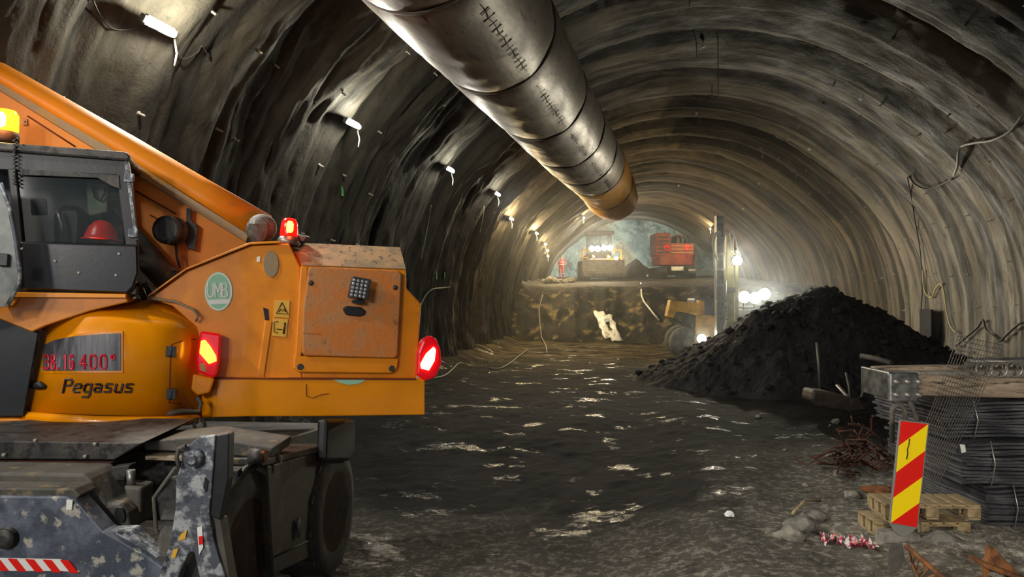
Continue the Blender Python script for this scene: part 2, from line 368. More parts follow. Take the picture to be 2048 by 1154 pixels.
# floor
def floor_mat():
    m = bpy.data.materials.new('wet_tunnel_mud'); m.use_nodes = True; nt = m.node_tree; N = nt.nodes; L = nt.links; b = N['Principled BSDF']
    g = N.new('ShaderNodeNewGeometry'); sx = N.new('ShaderNodeSeparateXYZ'); L.new(g.outputs['Position'], sx.inputs[0])
    def nz(scale, det=6, rg=.6, sc=(1, 1, 1)):
        mp = N.new('ShaderNodeMapping'); mp.inputs['Scale'].default_value = sc; L.new(g.outputs['Position'], mp.inputs[0])
        n = N.new('ShaderNodeTexNoise'); n.inputs['Scale'].default_value = scale; n.inputs['Detail'].default_value = det; n.inputs['Roughness'].default_value = rg
        L.new(mp.outputs[0], n.inputs[0]); return n.outputs['Fac']
    def mr(src, a, bb, c=0, d=1):
        r = N.new('ShaderNodeMapRange'); r.inputs[1].default_value = a; r.inputs[2].default_value = bb; r.inputs[3].default_value = c; r.inputs[4].default_value = d; L.new(src, r.inputs[0]); return r.outputs[0]
    def mth(op, a, bb):
        x = N.new('ShaderNodeMath'); x.operation = op
        for i, v in enumerate((a, bb)):
            if isinstance(v, (int, float)): x.inputs[i].default_value = v
            else: L.new(v, x.inputs[i])
        return x.outputs[0]
    def mix(a, col, fac):
        x = N.new('ShaderNodeMix'); x.data_type = 'RGBA'
        if isinstance(a, tuple): x.inputs['A'].default_value = a
        else: L.new(a, x.inputs['A'])
        x.inputs['B'].default_value = col; L.new(fac, x.inputs['Factor']); return x.outputs['Result']
    wob = mth('MULTIPLY', mth('SUBTRACT', nz(.7), .5), 4.0)
    # dry gravel near the camera and on the right, black wet mud further in
    xe = mth('ADD', sx.outputs[0], wob)
    dry = mth('MAXIMUM', mth('MULTIPLY', mr(xe, .2, 2.4), mr(mth('ADD', sx.outputs[1], wob), 13.0, 8.0)), mth('MULTIPLY', mr(mth('ADD', sx.outputs[1], wob), 9.0, 5.5), .55))
    c = mix(hexc('0E0E0F'), hexc('1B1B1C'), mr(nz(1.3, 7, .65, (1, .6, 1)), .42, .62))
    c = mix(c, hexc('837E73'), mth('MULTIPLY', dry, mr(nz(2.4, 8, .7), .22, .50)))
    c = mix(c, hexc('C0BBAE'), mth('MULTIPLY', dry, mr(nz(11, 8, .75), .50, .60)))
    far = mr(sx.outputs[1], 21, 29)
    c = mix(c, hexc('5C5340'), mth('MULTIPLY', far, mr(nz(1.1, 6, .6, (.6, 1.4, 1)), .40, .60)))
    L.new(c, b.inputs['Base Color'])
    wet = mr(nz(1.5, 8, .70, (.75, 1, 1)), .585, .625)
    L.new(mr(wet, 0, 1, .85, .14), b.inputs['Roughness']); L.new(mr(wet, 0, 1, .12, .5), b.inputs['Specular IOR Level'])
    bp = N.new('ShaderNodeBump'); bp.inputs['Distance'].default_value = .06; L.new(nz(6, 9, .68), bp.inputs['Height'])
    L.new(mr(wet, 0, 1, 1.0, .45), bp.inputs['Strength']); L.new(bp.outputs[0], b.inputs['Normal']); return m
FM = floor_mat()
fy = np.concatenate([np.arange(PORTAL_Y, 4, .2), np.arange(4, 12, .04), np.arange(12, 24, .07), np.arange(24, 44, .14)])
fx = np.concatenate([np.arange(-8.4, -6, .1), np.arange(-6, 6, .05), np.arange(6, 9.0, .08)])
Yg, Xg = np.meshgrid(fy, fx, indexing='ij'); Xw = Xg + (cx(Yg) - TX)
grid('floor', np.stack([Xw, Yg, floor_h(Xw, Yg)], -1), FM)

# the unexcavated bench: a step of rock across the drive, with the working platform on top
def bench_h(x, y):
    u = x - (cx(y) - TX)
    foot = 35.5 + .9 * fbm(u * .5, 3.0, 91, 3) - 1.2 * ss(1.5, 6, u); k = ss(0, 1, (y - foot) / (4.2 + 1.2 * fbm(u * .8, 1.0, 92, 3)))
    top = 2.85 + (y - 42) * .045 + .06 * fbm(u * 1.2, y * 1.2, 93, 4)
    h = -.25 + k * (top + .25) + (1 - np.abs(2 * k - 1)) * .45 * fbm(u * 1.1, y * 1.0, 94, 5)
    return h + .5 * ss(-6.3, -7.3, u) * ss(.9, 1, k)
def bz(x, y): return float(bench_h(np.float64(x), np.float64(y)))
by = np.concatenate([np.arange(33.5, 43, .07), np.arange(43, 67.5, .2)]); bx = np.arange(-8.3, 8.9, .09)
Yg, Xg = np.meshgrid(by, bx, indexing='ij'); Xw = Xg + (cx(Yg) - TX)
M['bench'] = mat('dark_bench_rock', hexc('18191A'), .8, 0, hexc('34322D'), .9, (.45, .62), hexc('75684A'), 1.6, (.54, .66), .8, 3, spec=.25)
grid('rock_bench', np.stack([Xw, Yg, bench_h(Xw, Yg)], -1), M['bench'], smooth=False)

# tunnel face
M['face'] = mat('fresh_rock_face', hexc('76847C'), .8, 0, hexc('4A5A5A'), .45, (.42, .60), hexc('8C7C60'), .33, (.52, .66), .9, 2.2)
yf = 64.5; uu, vv = np.meshgrid(np.arange(-8.6, 8.61, .09), np.arange(0, 10.4, .09), indexing='ij')
X = np.stack([uu + float(cx(yf)), yf + 1.1 * fbm(uu * .35, vv * .35, 71, 5) + .25 * (vv - 5) ** 2 * .06 + .25 * fbm(uu * 1.6, vv * 1.6, 75, 4), vv], -1)
grid('wall_back', X, M['face'], smooth=False)

# ------------------------------------------------------------------ the row of lamps along the left haunch
def lamp_proto(warm, loc, ang, label):
    """batten lamp: housing, lit tube, cable gland; axis along the tunnel"""
    nrm = inward(Vector(loc)); t = thing('tunnel_lamp', label, 'lamp', loc, 'lamps along the left haunch')
    ax = Vector((0, 1, 0)); w = nrm.cross(ax)
    Rm = Matrix((ax, w, nrm)).transposed(); L0 = Vector(loc)
    h = MB().box(L0 + nrm * .02, (.46, .12, .05), Rm); h.box(L0 + nrm * .02 + ax * .25, (.05, .09, .07), Rm); h.box(L0 + nrm * .02 - ax * .25, (.05, .09, .07), Rm)
    h.build('lamp_housing', M['metal_galv'], t, .008)
    d = MB().tube([L0 + nrm * .075 - ax * .2, L0 + nrm * .075 + ax * .2], .042, 12)
    d.build('lit_diffuser', M['lamp_warm' if warm else 'lamp_white'], t)
    c = MB().tube([L0 + ax * .27, L0 + ax * .33 - w * .04 - Vector((0, 0, .06)), L0 + ax * .3 - Vector((0, 0, .22)) + nrm * .03, L0 + ax * .27 - Vector((0, 0, .38)) + nrm * .02], .012, 6)
    c.build('lamp_cable', M['cable_grey'], t)
    return t, nrm
LAMPS = [(315, 50, 0, 'big glaring white batten lamp nearest the camera on the left side'),
         (702, 245, 0, 'white batten lamp above the raised boom end, second in from the camera'),
         (897, 337, 0, 'round-looking white lamp left of the silver duct, third in from camera'),
         (992, 386, 0, 'small white lamp with cables hanging below it, fourth in from camera'),
         (1020, 436, 1, 'small warm yellow lamp on the left haunch, fifth in from the camera'),
         (1071, 465, 1, 'warm lamp sixth in from the camera, above and left of the bench edge'),
         (1089, 487, 1, 'tiny warm lamp, uppermost of the close cluster left of the worker'),
         (1093, 500, 1, 'tiny warm lamp, middle of the close cluster left of the worker'),
         (1094, 511, 1, 'tiny warm lamp, lowest of the close cluster left of the worker'),
         (1166, 434, 1, 'tiny warm lamp on the farthest arch, above the wheel loader'),
         (1422, 456, 1, 'tiny warm lamp on the farthest arch, left of the masts')]
LP = []
for i, (px, py, wm, lb) in enumerate(LAMPS):
    P = wallpt(px, py, .24 if i == 0 else .17)
    t, n = lamp_proto(wm, P, 0, lb); LP.append((P, n, wm))
    l = light('lamp_light', 'AREA', P + n * .125, (170, 150, 110, 95, 320, 380, 120, 120, 120, 420, 140)[i], (1, .74, .38) if wm else (1, .96, .88), .4, P + n * 3, sizey=.08)
    l.data.spread = PI
    # sideways light, so that the ridge the lamp hangs under is grazed
    light('lamp_side_light', 'POINT', P + n * .30 + Vector((0, 0, .12)), (130, 110, 70, 60, 260, 300, 90, 90, 90, 240, 120)[i], (1, .74, .36) if wm else (1, .95, .72), .05)
# lamps of the same row behind the photographer
for y in (3.6, -1.6, -7):
    th = math.atan2(3.9, -6.35); P = tun(y, PI - .50, .16)
    light('lamp_light', 'AREA', P + inward(P) * .1, 170, (1, .96, .88), .4, P + inward(P) * 3, sizey=.08)

# ================================================================== the telehandler
fh = Vector((-math.sin(YAW), math.cos(YAW), 0))
a21 = math.radians(21); rl = math.radians(-2.8)
SX = (rt * math.cos(a21) + fh * math.sin(a21)); SX = (SX * math.cos(rl) + Vector((0, 0, 1)) * math.sin(rl)).normalized()
SY = Vector((0, 0, 1)).cross(SX).normalized(); SZ = SX.cross(SY).normalized()
SO = pd(410, 835, 7.05)
def sp(px, py, c=0.0):
    r = ray(px, py); return CAM + r * ((c - (CAM - SO).dot(SY)) / r.dot(SY))
def spl(pts, c): return [sp(p[0], p[1], p[2] if len(p) > 2 else c) for p in pts]
TH = thing('telehandler', 'orange rotating telehandler with raised boom and black cab, parked at the left', 'telehandler', (-3.2, 6.6, -.42))
def part(name, m, pts, c, t, bevel=.008, parent=TH, label=None):      # outline on the plane c, thickness t going back
    return MB().prism(spl(pts, c), SY * t).build(name, m, parent, bevel, label=label)
def cr(P, n):      # Catmull-Rom through tuples
    P = [np.array(p, float) for p in P]; out = []
    for i in range(len(P) - 1):
        p0, p1, p2, p3 = P[max(i - 1, 0)], P[i], P[i + 1], P[min(i + 2, len(P) - 1)]
        for k in range(n):
            t = k / n; out.append(tuple(.5 * ((2 * p1) + (-p0 + p2) * t + (2 * p0 - 5 * p1 + 4 * p2 - p3) * t * t + (-p0 + 3 * p1 - 3 * p2 + p3) * t ** 3)))
    out.append(tuple(P[-1])); return out
def disc(px, py, rx, ry, c, n=28): return spl([(px + rx * math.cos(2 * PI * k / n), py + ry * math.sin(2 * PI * k / n)) for k in range(n)], c)
RX = Matrix((SX, SY, SZ)).transposed()

# --- superstructure: counterweight beam, tower plate, engine cover
cols = cr([(396, 757, 836, .16), (425, 756, 835, .05), (470, 755, 834, .01), (497, 754, 833, 0), (530, 755, 833, .005), (620, 756, 833, .01)], 4) + [(850, 758, 830, .01)]
m_ = MB(); m_.rings([[sp(x, b, c), sp(x, t, c), sp(x, t, c) + SY * .55, sp(x, b, c) + SY * .55] for x, t, b, c in cols])
m_.build('counterweight_beam', M['orange_clean'], TH, .012)
plate = part('tower_plate', M['orange'], [(300, 597), (372, 543), (500, 491), (578, 487), (600, 532), (604, 757), (392, 757), (393, 655), (345, 612)], .06, .16, .012)
rim = MB()
rr_ = [(296, 594), (372, 540), (500, 489), (560, 486)]
for k in range(3):
    a, b = rr_[k], rr_[k + 1]; pa, pb = sp(a[0], a[1], 0), sp(b[0], b[1], 0)
    rim.hexa([pa, pb, pb + SY * .3, pa + SY * .3, pa + SZ * .022, pb + SZ * .022, pb + SY * .3 + SZ * .022, pa + SY * .3 + SZ * .022])
rim.build('top_flange', M['orange'], plate, .004)
part('folded_edge', M['orange'], [(530, 640), (545, 642), (528, 757), (514, 757)], .04, .03, .01, plate)
MB().prism(disc(542, 528, 15, 26, .045), SY * .02).build('dusty_opening', M['dusty_ledge'], plate, label='grey dusty oval opening')
part('cable_slot', M['black'], [(526, 615), (536, 618), (538, 642), (530, 640)], .05, .02, .003, plate)
part('bolt_hole', M['white'], [(514, 514), (521, 512), (520, 524), (514, 524)], .05, .02, .003, plate, label='pale paint chip')
lg = MB().prism(disc(437, 583, 28, 39, .048), SY * .012).build('round_logo_sticker', M['logo_green'], plate, label='pale green round sticker lettered UMB')
rg_ = MB().rings([disc(437, 583, 27, 38, .046), disc(437, 583, 24.5, 35, .046), disc(437, 583, 24.5, 35, .048), disc(437, 583, 27, 38, .048), disc(437, 583, 27, 38, .046)], cap=False)
rg_.build('sticker_ring', M['white'], lg)
GL = {'U': [[(0, 1), (0, .2), (.15, 0), (.5, 0), (.65, .2), (.65, 1)]], 'M': [[(0, 0), (0, 1), (.35, .35), (.7, 1), (.7, 0)]],
      'B': [[(0, 0), (0, 1), (.4, 1), (.52, .88), (.52, .65), (.4, .53), (0, .53)], [(.4, .53), (.58, .4), (.58, .12), (.45, 0), (0, 0)]],
      'P': [[(0, -.05), (.1, .95), (.15, 1), (.55, 1), (.68, .85), (.62, .62), (.5, .5), (.2, .5)]],
      'e': [[(.05, .34), (.55, .34), (.6, .5), (.5, .62), (.2, .62), (.08, .5), (0, .15), (.1, 0), (.5, 0)]],
      'g': [[(.5, 0), (.12, 0), (0, .12), (.05, .5), (.18, .62), (.6, .62), (.5, -.28), (.38, -.42), (-.05, -.42)]],
      'a': [[(.1, .62), (.45, .62), (.57, .5), (.5, 0), (.1, 0), (0, .12), (.04, .28), (.14, .34), (.52, .34)]],
      's': [[(.58, .62), (.15, .62), (.08, .5), (.1, .36), (.45, .31), (.5, .2), (.45, 0), (0, 0)]],
      'u': [[(.08, .62), (0, .12), (.1, 0), (.5, 0)], [(.6, .62), (.5, 0)]],
      '3': [[(0, .85), (.12, 1), (.42, 1), (.55, .85), (.55, .62), (.38, .52), (.15, .52)], [(.38, .52), (.57, .4), (.57, .15), (.42, 0), (.1, 0), (-.02, .15)]],
      '8': [[(.28, .52), (.08, .64), (.08, .88), (.2, 1), (.42, 1), (.54, .88), (.54, .64), (.28, .52), (.03, .38), (.03, .12), (.15, 0), (.45, 0), (.57, .12), (.57, .38), (.28, .52)]],
      '.': [[(.05, 0), (.14, 0), (.14, .08), (.05, .08), (.05, 0)]], '1': [[(.1, .78), (.28, 1), (.28, 0)]],
      '6': [[(.52, .85), (.4, 1), (.15, 1), (0, .8), (0, .15), (.14, 0), (.42, 0), (.55, .14), (.55, .42), (.42, .55), (0, .5)]],
      '4': [[(.45, 0), (.45, 1), (0, .35), (.62, .35)]], '0': [[(.15, 0), (0, .18), (0, .82), (.15, 1), (.42, 1), (.57, .82), (.57, .18), (.42, 0), (.15, 0)]],
      'o': [[(.08, .75), (.08, .92), (.16, 1), (.28, 1), (.34, .92), (.34, .75), (.26, .68), (.14, .68), (.08, .75)]]}
def strokes(txt, fn, x0, y0, w, h, pitch, r, slant=0):
    mb = MB()
    for i, ch in enumerate(txt):
        if ch == ' ': continue
        for line in GL[ch]:
            q = [fn(x0 + i * pitch + (p[0] + p[1] * slant) * w, y0 - p[1] * h) for p in line]
            for u, v in zip(q[:-1], q[1:]):
                e = (v - u).normalized() * r * .6; mb.tube([u - e, v + e], r, 5, False)
    return mb
strokes('UMB', lambda x, y: sp(x, y, .045), 416, 594, 17, 27, 14.5, .0075).build('sticker_lettering', M['white'], lg, label='white letters UMB')
part('sticker_line', M['white'], [(416, 600), (458, 598), (457, 607), (419, 609)], .045, .004, 0, lg)
st = part('warning_sticker', M['yellow_sticker'], [(550, 600), (580, 601), (578, 636), (548, 634)], .045, .012, .002, plate)
for tri in ([(564, 605), (576, 628), (553, 627)],):
    t3 = tri + [tri[0]]; MB().tube(spl(t3, .042), .005, 4).build('warning_triangle', M['stroke_black'], st)
MB().tube(spl([(558, 624), (562, 618), (565, 622), (569, 617), (571, 624)], .042), .005, 4).build('pictogram', M['stroke_black'], st)
st = part('distance_sticker', M['yellow_sticker'], [(546, 637), (576, 639), (573, 674), (544, 672)], .045, .012, .002, plate)
mb = MB().tube(spl([(570, 645), (569, 655), (567, 668)], .042), .009, 5).tube(spl([(553, 658), (564, 659)], .042), .005, 4).tube(spl([(556, 643), (548, 644), (548, 664), (556, 666)], .042), .004, 4)
mb.build('pictogram', M['stroke_black'], st)
# engine cover body with the sloping dusty top
fr = [(604, 532), (812, 540), (813, 577), (843, 608), (832, 757), (604, 757)]
front = spl(fr, .07); A2, B2 = sp(578, 487, .42), sp(800, 497, .42)
rs = [front, [A2, B2] + [p + SY * .35 for p in front[2:]], [A2 + SY * .6, B2 + SY * .6] + [p + SY * .95 for p in front[2:]]]
cover = MB().rings(rs).build('engine_cover', M['orange'], TH, .014)
tp = spl([(604, 532), (812, 540)], .065) + [B2 - SY * .005, A2 - SY * .005]
MB().prism([p + SZ * .004 + SY * -.004 for p in tp], SZ * .01).build('sloping_top_panel', M['dust'], cover, .004, label='dusty brown sloping top')
door = MB().prism(spl([(617, 537), (622, 533), (797, 541), (803, 547), (801, 600), (795, 712), (788, 717), (610, 712), (604, 706), (606, 620)], -.015), SY * .08).build('engine_door', M['rust_door'], cover, .02, seg=3, label='rusty tan pressed steel door')
part('door_flange', M['orange'], [(601, 532), (616, 534), (603, 714), (590, 714)], .02, .05, .012, cover)
pan = part('lower_door_strip', M['orange'], [(588, 712), (797, 717), (794, 738), (783, 747), (597, 745), (587, 737)], .015, .06, .014, cover)
for x, y in ((601, 734), (784, 737)): MB().lathe(sp(x, y, .005), SY, [(.028, 0), (.034, .012), (.03, .03)], 12).build('bolt', M['dark_steel'], pan)
for x, y in ((622, 566), (791, 575)): MB().lathe(sp(x, y, -.03), SY, [(.012, 0), (.026, .008), (.026, .03)], 10).build('door_screw', M['dark_steel'], door)
hd = MB().prism(spl([(685, 617), (694, 612), (722, 614), (731, 621), (730, 629), (720, 633), (692, 630)], -.045), SY * .05).build('door_handle', M['black'], door, .012)
part('door_crease', M['rust_door'], [(606, 663), (640, 665), (640, 668), (606, 666)], -.022, .01, .003, door)
wl = MB().prism(spl([(706, 552), (743, 559), (737, 600), (697, 595)], -.16), SY * .09).build('work_light', M['dark_steel'], door, .008)
for i in range(4):
    for j in range(5):
        x = 709 + i * 8.2 - j * 1.3; y = 560 + j * 7.4 + i * 1.4; MB().lathe(sp(x, y, -.172), SY, [(.008, 0), (.016, .008), (.017, .02)], 8).build('led_reflector', M['led_lens'], wl)
MB().box(sp(716, 604, -.08), (.12, .05, .03), RX).box(sp(718, 601, -.04), (.05, .08, .06), RX).build('light_bracket', M['black'], wl, .004)
MB().tube(spl([(612, 768), (613, 792), (625, 796), (640, 790), (658, 787)], .004), .004, 5).build('scratched_line', M['seam'], TH)
MB().prism(spl([(664, 758), (734, 758), (722, 766), (700, 770), (680, 766)], -.001), SY * .01).build('green_sticker_edge', M['logo_green'], TH, label='lower half of a pale green round sticker')
part('beam_joint', M['seam'], [(412, 755), (832, 757), (832, 760), (412, 758.5)], -.003, .05, 0)

# --- tail lights and beacons
tl = part('tail_light', M['tail_red'], [(401, 662), (442, 668), (440, 720), (433, 752), (424, 756), (394, 744), (392, 720)], -.13, .12, .02)
part('lit_lens', M['tail_glow'], [(402, 682), (410, 680), (420, 692), (432, 712), (433, 722), (418, 728), (399, 706)], -.145, .03, .006, tl)
part('clear_lens', M['dusty_orange'], [(398, 728), (408, 726), (413, 738), (411, 745), (400, 741)], -.14, .02, .006, tl)
part('lamp_bracket', M['orange'], [(386, 748), (430, 757), (420, 786), (395, 792), (382, 780)], -.1, .2, .02)
tl = part('tail_light', M['tail_red'], [(846, 680), (862, 671), (874, 678), (882, 700), (884, 728), (872, 754), (850, 763), (834, 750), (836, 705)], -.02, .14, .025)
part('lit_lens', M['tail_glow_white'], [(842, 728), (853, 708), (868, 694), (872, 700), (869, 722), (858, 741), (843, 737)], -.04, .03, .006, tl)
P = sp(577, 486, .3)
bb = MB().lathe(P, SZ, [(.10, -.02), (.11, .0), (.11, .03), (.09, .06), (.07, .075)], 20).build('beacon_base', M['metal_galv'], TH)
MB().lathe(P, SZ, [(.088, .07), (.09, .09), (.08, .2), (.06, .245), (.02, .255)], 20).build('red_beacon_lens', M['beacon_red'], bb, label='lit red beacon')
MB().lathe(P - SY * .075, SZ, [(.02, .1), (.034, .12), (.034, .19), (.02, .215)], 12).build('beacon_bulb', M['beacon_core'], bb)
light('beacon_light', 'POINT', P + SZ * .16 - SY * .18, 3.5, (1, .1, .03), .04)
MB().blob(sp(605, 478, .35), (.09, .05, .05), 4, 2, .3).build('cable_gland', M['dark_steel'], bb)

# --- pod over the turntable drive
PC = [((45, 822, .0), (86, 650, .0), (100, 636, .25)), ((62, 824, -.22), (104, 634, -.18), (125, 617, .2)), ((120, 827, -.38), (150, 620, -.33), (172, 605, .2)),
      ((200, 830, -.45), (225, 628, -.40), (235, 599, .2)), ((285, 832, -.42), (305, 640, -.37), (290, 598, .2)), ((345, 833, -.27), (360, 650, -.24), (345, 612, .2)), ((396, 833, .05), (398, 662, .05), (394, 642, .2))]
PCi = [cr([c[k] for c in PC], 5) for k in range(3)]
rings_ = []
for b, t, r in zip(*PCi):
    q = lambda p, dz=0: sp(p[0], p[1], p[2])
    mid = [(t[i] * .93 + b[i] * .07) for i in range(3)]
    tt = (t[0] * .9 + r[0] * .1, t[1] * .9 + r[1] * .1, t[2] * .9 + r[2] * .1 + 0.012)
    rings_.append([q(b) + SY * (.62 - b[2]), q(b), q(mid), q(tt), q(r), q(r) + SY * .2])
m_ = MB(); m_.rings(rings_, sm=True); pod = m_.build('turntable_pod', M['orange_clean'], TH)
def podc(px, py):
    best = None
    for k in range(len(PCi[0]) - 1):
        def at(k):
            b, t = PCi[0][k], PCi[1][k]; f = (py - t[1]) / (b[1] - t[1]); return t[0] + (b[0] - t[0]) * f, t[2] + (b[2] - t[2]) * f
        x0, c0 = at(k); x1, c1 = at(k + 1)
        if x0 <= px <= x1: return c0 + (c1 - c0) * (px - x0) / (x1 - x0)
    return 0
def pp(px, py, o=.0): return sp(px, py, podc(px, py) - o)
win = [(87, 741), (85, 692), (108, 681), (150, 672), (200, 669), (241, 667), (242, 704), (240, 742), (190, 741), (140, 741)]
def patch(fn, x0, x1, ytop, ybot, o, t, nx=14):     # a curved sheet following the pod
    rs = []
    for i in range(nx + 1):
        x = x0 + (x1 - x0) * i / nx; a, b = fn(x, ytop(x), o), fn(x, ybot(x), o); rs.append([a, b, b + SY * t, a + SY * t])
    return MB().rings(rs, sm=False)
yt = lambda x: float(np.interp(x, [80, 87, 108, 150, 200, 243], [694, 690, 680, 672, 668.5, 666.5]))
patch(pp, 81, 246, lambda x: yt(x) - 5, lambda x: 746, .012, .03).build('window_bezel', M['orange_clean'], pod, .003)
dp = patch(pp, 86, 241, yt, lambda x: 741, .022, .03).build('display_panel', M['panel_grey'], pod, label='grey streaked panel with red numbers')
strokes('38.16', lambda x, y: pp(x, y, .028), 90, 738, 12.5, 28, 12.4, .0075).build('model_number', M['stroke_red'], dp, label='red outlined number 38.16')
strokes('400o', lambda x, y: pp(x, y, .028), 160, 738, 20, 28, 20.5, .0085).build('model_number', M['stroke_red'], dp, label='red outlined number 400 with degree mark')
strokes('Pegasus', lambda x, y: pp(x, y, .012), 126, 784, 24, 25, 20.6, .0095, .12).build('model_lettering', M['stroke_black'], pod, label='black lettering on orange')
for y in (703, 788):
    MB().box(pp(342, y, .015), (.085, .04, .095), RX).cyl(pp(342, y, .03) - SZ * .045, pp(342, y, .03) + SZ * .045, .014, 8).build('hinge', M['dark_steel'], pod, .006)
MB().tube([pp(x, y, .0) for x, y in ((392, 678), (360, 683), (343, 689), (341, 715), (339, 760), (338, 806), (360, 808))], .006, 5).build('door_seam', M['seam'], pod)
MB().tube([pp(x, y, o) for x, y, o in ((56, 772, -.03), (62, 770, .03), (80, 771, .05), (92, 775, .02))], [.02, .035, .035, .015], 10).build('pod_grip', M['dark_steel'], pod)
rail = MB().tube(cr([tuple(sp(*p)) for p in ((38, 829, -.02), (66, 835, -.28), (130, 840, -.46), (200, 843, -.54), (290, 844, -.50), (350, 842, -.32), (392, 838, -.05))], 5), .048, 12)
rail.build('pod_bumper_rail', M['orange_clean'], TH)
MB().tube([sp(*p) for p in ((330, 829, -.3), (362, 822, -.24), (398, 824, -.15), (402, 806, -.15), (394, 795, -.15))], .022, 8).build('tow_shackle', M['tan_steel'], TH)
MB().tube([sp(*p) for p in ((396, 836, -.15), (388, 850, -.18), (392, 862, -.18), (404, 864, -.18), (410, 850, -.15), (404, 836, -.12))], .016, 8).build('shackle_ring', M['dark_steel'], TH)
MB().tube([sp(*p) for p in ((392, 642, .0), (396, 632, -.03), (385, 618, -.02), (350, 603, .0), (300, 596, .02))], .014, 6).build('pod_edge_seal', M['dusty_ledge'], TH)
tc_ = sp(215, 862, .35)
MB().lathe(tc_ - SZ * .16, SZ, [(.70, 0), (.72, .02), (.72, .12), (.62, .14), (.62, .3)], 40).build('turntable_ring', M['dark_steel'], TH)

# --- boom
boom = MB().prism(spl([(-330, 2), (0, 180), (268, 345), (492, 483), (505, 494), (440, 520), (372, 548), (345, 536), (280, 497), (0, 330), (-330, 150)], .62), SY * .5).build('boom', M['boom_paint'], TH, .01)
top_e = [(-330, -70), (0, 120), (270, 272), (400, 348), (545, 431)]; bot_e = [(-330, -14), (0, 164), (265, 321), (400, 404), (497, 468)]
rs = []
for (a, b) in zip(top_e, bot_e):
    A, B = sp(a[0], a[1], .60), sp(b[0], b[1], .53); h = (A - B)
    rs.append([B + SY * .55, B, B + h * .35 - SY * .02, B + h * .72 + SY * .0, B + h * .93 + SY * .035, A + SY * .06, A + SY * .25, A + SY * .55])
MB().rings(rs, sm=True).build('boom_top_section', M['boom_paint'], boom)
MB().prism(spl([(-330, -14), (0, 165), (265, 322), (497, 469), (492, 484), (268, 346), (0, 181), (-330, 3)], .57), SY * .1).build('boom_ledge', M['dusty_ledge'], boom, .005, label='dusty grey ledge along the boom')
for a, b in (((55, 232), (150, 293)), ((272, 382), (352, 428)), ((300, 430), (360, 462))):
    MB().tube(spl([a, b], .615), .008, 5).build('boom_seam', M['seam'], boom)
bl = part('bolted_plate', M['dusty_orange'], [(45, 236), (54, 237), (55, 250), (46, 250)], .6, .03, .003, boom)
MB().lathe(sp(50, 243, .595), SY, [(.008, 0), (.012, .01)], 8).build('bolt', M['dark_steel'], bl)
MB().lathe(sp(525, 455, .42), SY, [(.08, 0), (.13, .03), (.15, .1), (.15, .5)], 18).blob(sp(512, 462, .42), (.11, .08, .12), 9, 2, .35).build('boom_pivot', M['tan_steel'], boom)
MB().cyl(sp(240, 455, .45), sp(372, 600, .42), .125, 20).cyl(sp(180, 388, .45), sp(240, 455, .45), .06, 14).build('lift_cylinder', M['tan_steel'], TH)
al = MB().lathe(sp(340, 461, .34), SX * .35 + SY * .75 , [(.10, -.09), (.135, -.08), (.14, -.04), (.125, -.03), (.125, .02), (.14, .03), (.14, .09), (.11, .12)], 26).build('alarm_horn', M['dark_steel'], TH, label='round black horn on the boom side')
MB().lathe(sp(338, 461, .25), SX * .35 + SY * .75, [(.09, 0), (.10, .01), (.05, .012)], 20).build('horn_grille', M['black'], al)
part('horn_bracket', M['dark_steel'], [(373, 415), (383, 418), (381, 440), (396, 452), (390, 500), (376, 497), (362, 470), (372, 450)], .5, .05, .004, al)
MB().tube([sp(*p) for p in ((352, 490, .4), (354, 515, .4), (360, 535, .45))], .012, 6).build('horn_cable', M['dark_steel'], al)
MB().tube([sp(*p) for p in ((300, 500, .5), (330, 540, .4), (352, 545, .35), (362, 560, .3))], .02, 7).build('hose', M['black'], TH)
for k, (a, b, c) in enumerate((((262, 575), (290, 600), .1), ((270, 590), (250, 600), 0), ((280, 575), (300, 590), .15))):
    MB().tube(spl([a, ((a[0] + b[0]) / 2, a[1] - 8), b], c), .025, 8).build('hose', M['black'], TH)

# --- cab
cab = MB()
def bar(mb, pts, c, t): return mb.prism(spl(pts, c), SY * t)
bar(cab, [(-120, 290), (0, 300), (256, 318), (262, 352), (0, 340), (-120, 335)], -.3, .10)
bar(cab, [(232, 345), (262, 350), (276, 482), (276, 545), (262, 586), (246, 586), (252, 500)], -.3, .10)
bar(cab, [(14, 335), (32, 335), (46, 485), (44, 575), (30, 575), (30, 485)], -.3, .10)
for (a, b) in (((232, 345), (262, 586)),):
    bar(cab, [(248, 320), (258, 320), (274, 585), (264, 585)], .42, .08)
bar(cab, [(-120, 560), (274, 572), (274, 590), (-120, 585)], -.28, .8)
bar(cab, [(-120, 300), (248, 318), (250, 335), (-120, 320)], .42, .08)
cabo = cab.build('cab_frame', M['black'], TH, .01)
part('cab_roof', M['dark_steel'], [(-120, 276), (0, 284), (252, 303), (262, 312), (258, 322), (0, 302), (-120, 294)], -.34, .9, .02, cabo)
wn = part('rear_window', M['glass'], [(30, 342), (236, 350), (248, 488), (45, 482)], -.27, .012, 0, cabo)
lp = part('lower_cab_panel', M['black_panel'], [(38, 482), (276, 489), (278, 545), (268, 575), (255, 588), (44, 580)], -.33, .05, .02, cabo, label='glossy black panel with bolts')
for x, y in ((44, 498), (110, 523), (238, 508), (157, 546), (232, 551)):
    MB().lathe(sp(x, y, -.34), SY, [(.006, 0), (.013, .004), (.013, .012)], 8).build('bolt', M['bolt'], lp)
part('window_trim', M['dark_steel'], [(40, 350), (195, 356), (222, 372), (240, 378), (238, 350), (40, 338)], -.315, .02, .004, cabo)
for x, y in ((258, 356), (266, 466)):
    hg = MB().box(sp(x, y, -.335), (.075, .03, .075), RX).cyl(sp(x + 7, y - 8, -.35), sp(x + 7, y + 8, -.35), .014, 8).build('window_hinge', M['grey_steel'], cabo, .006)
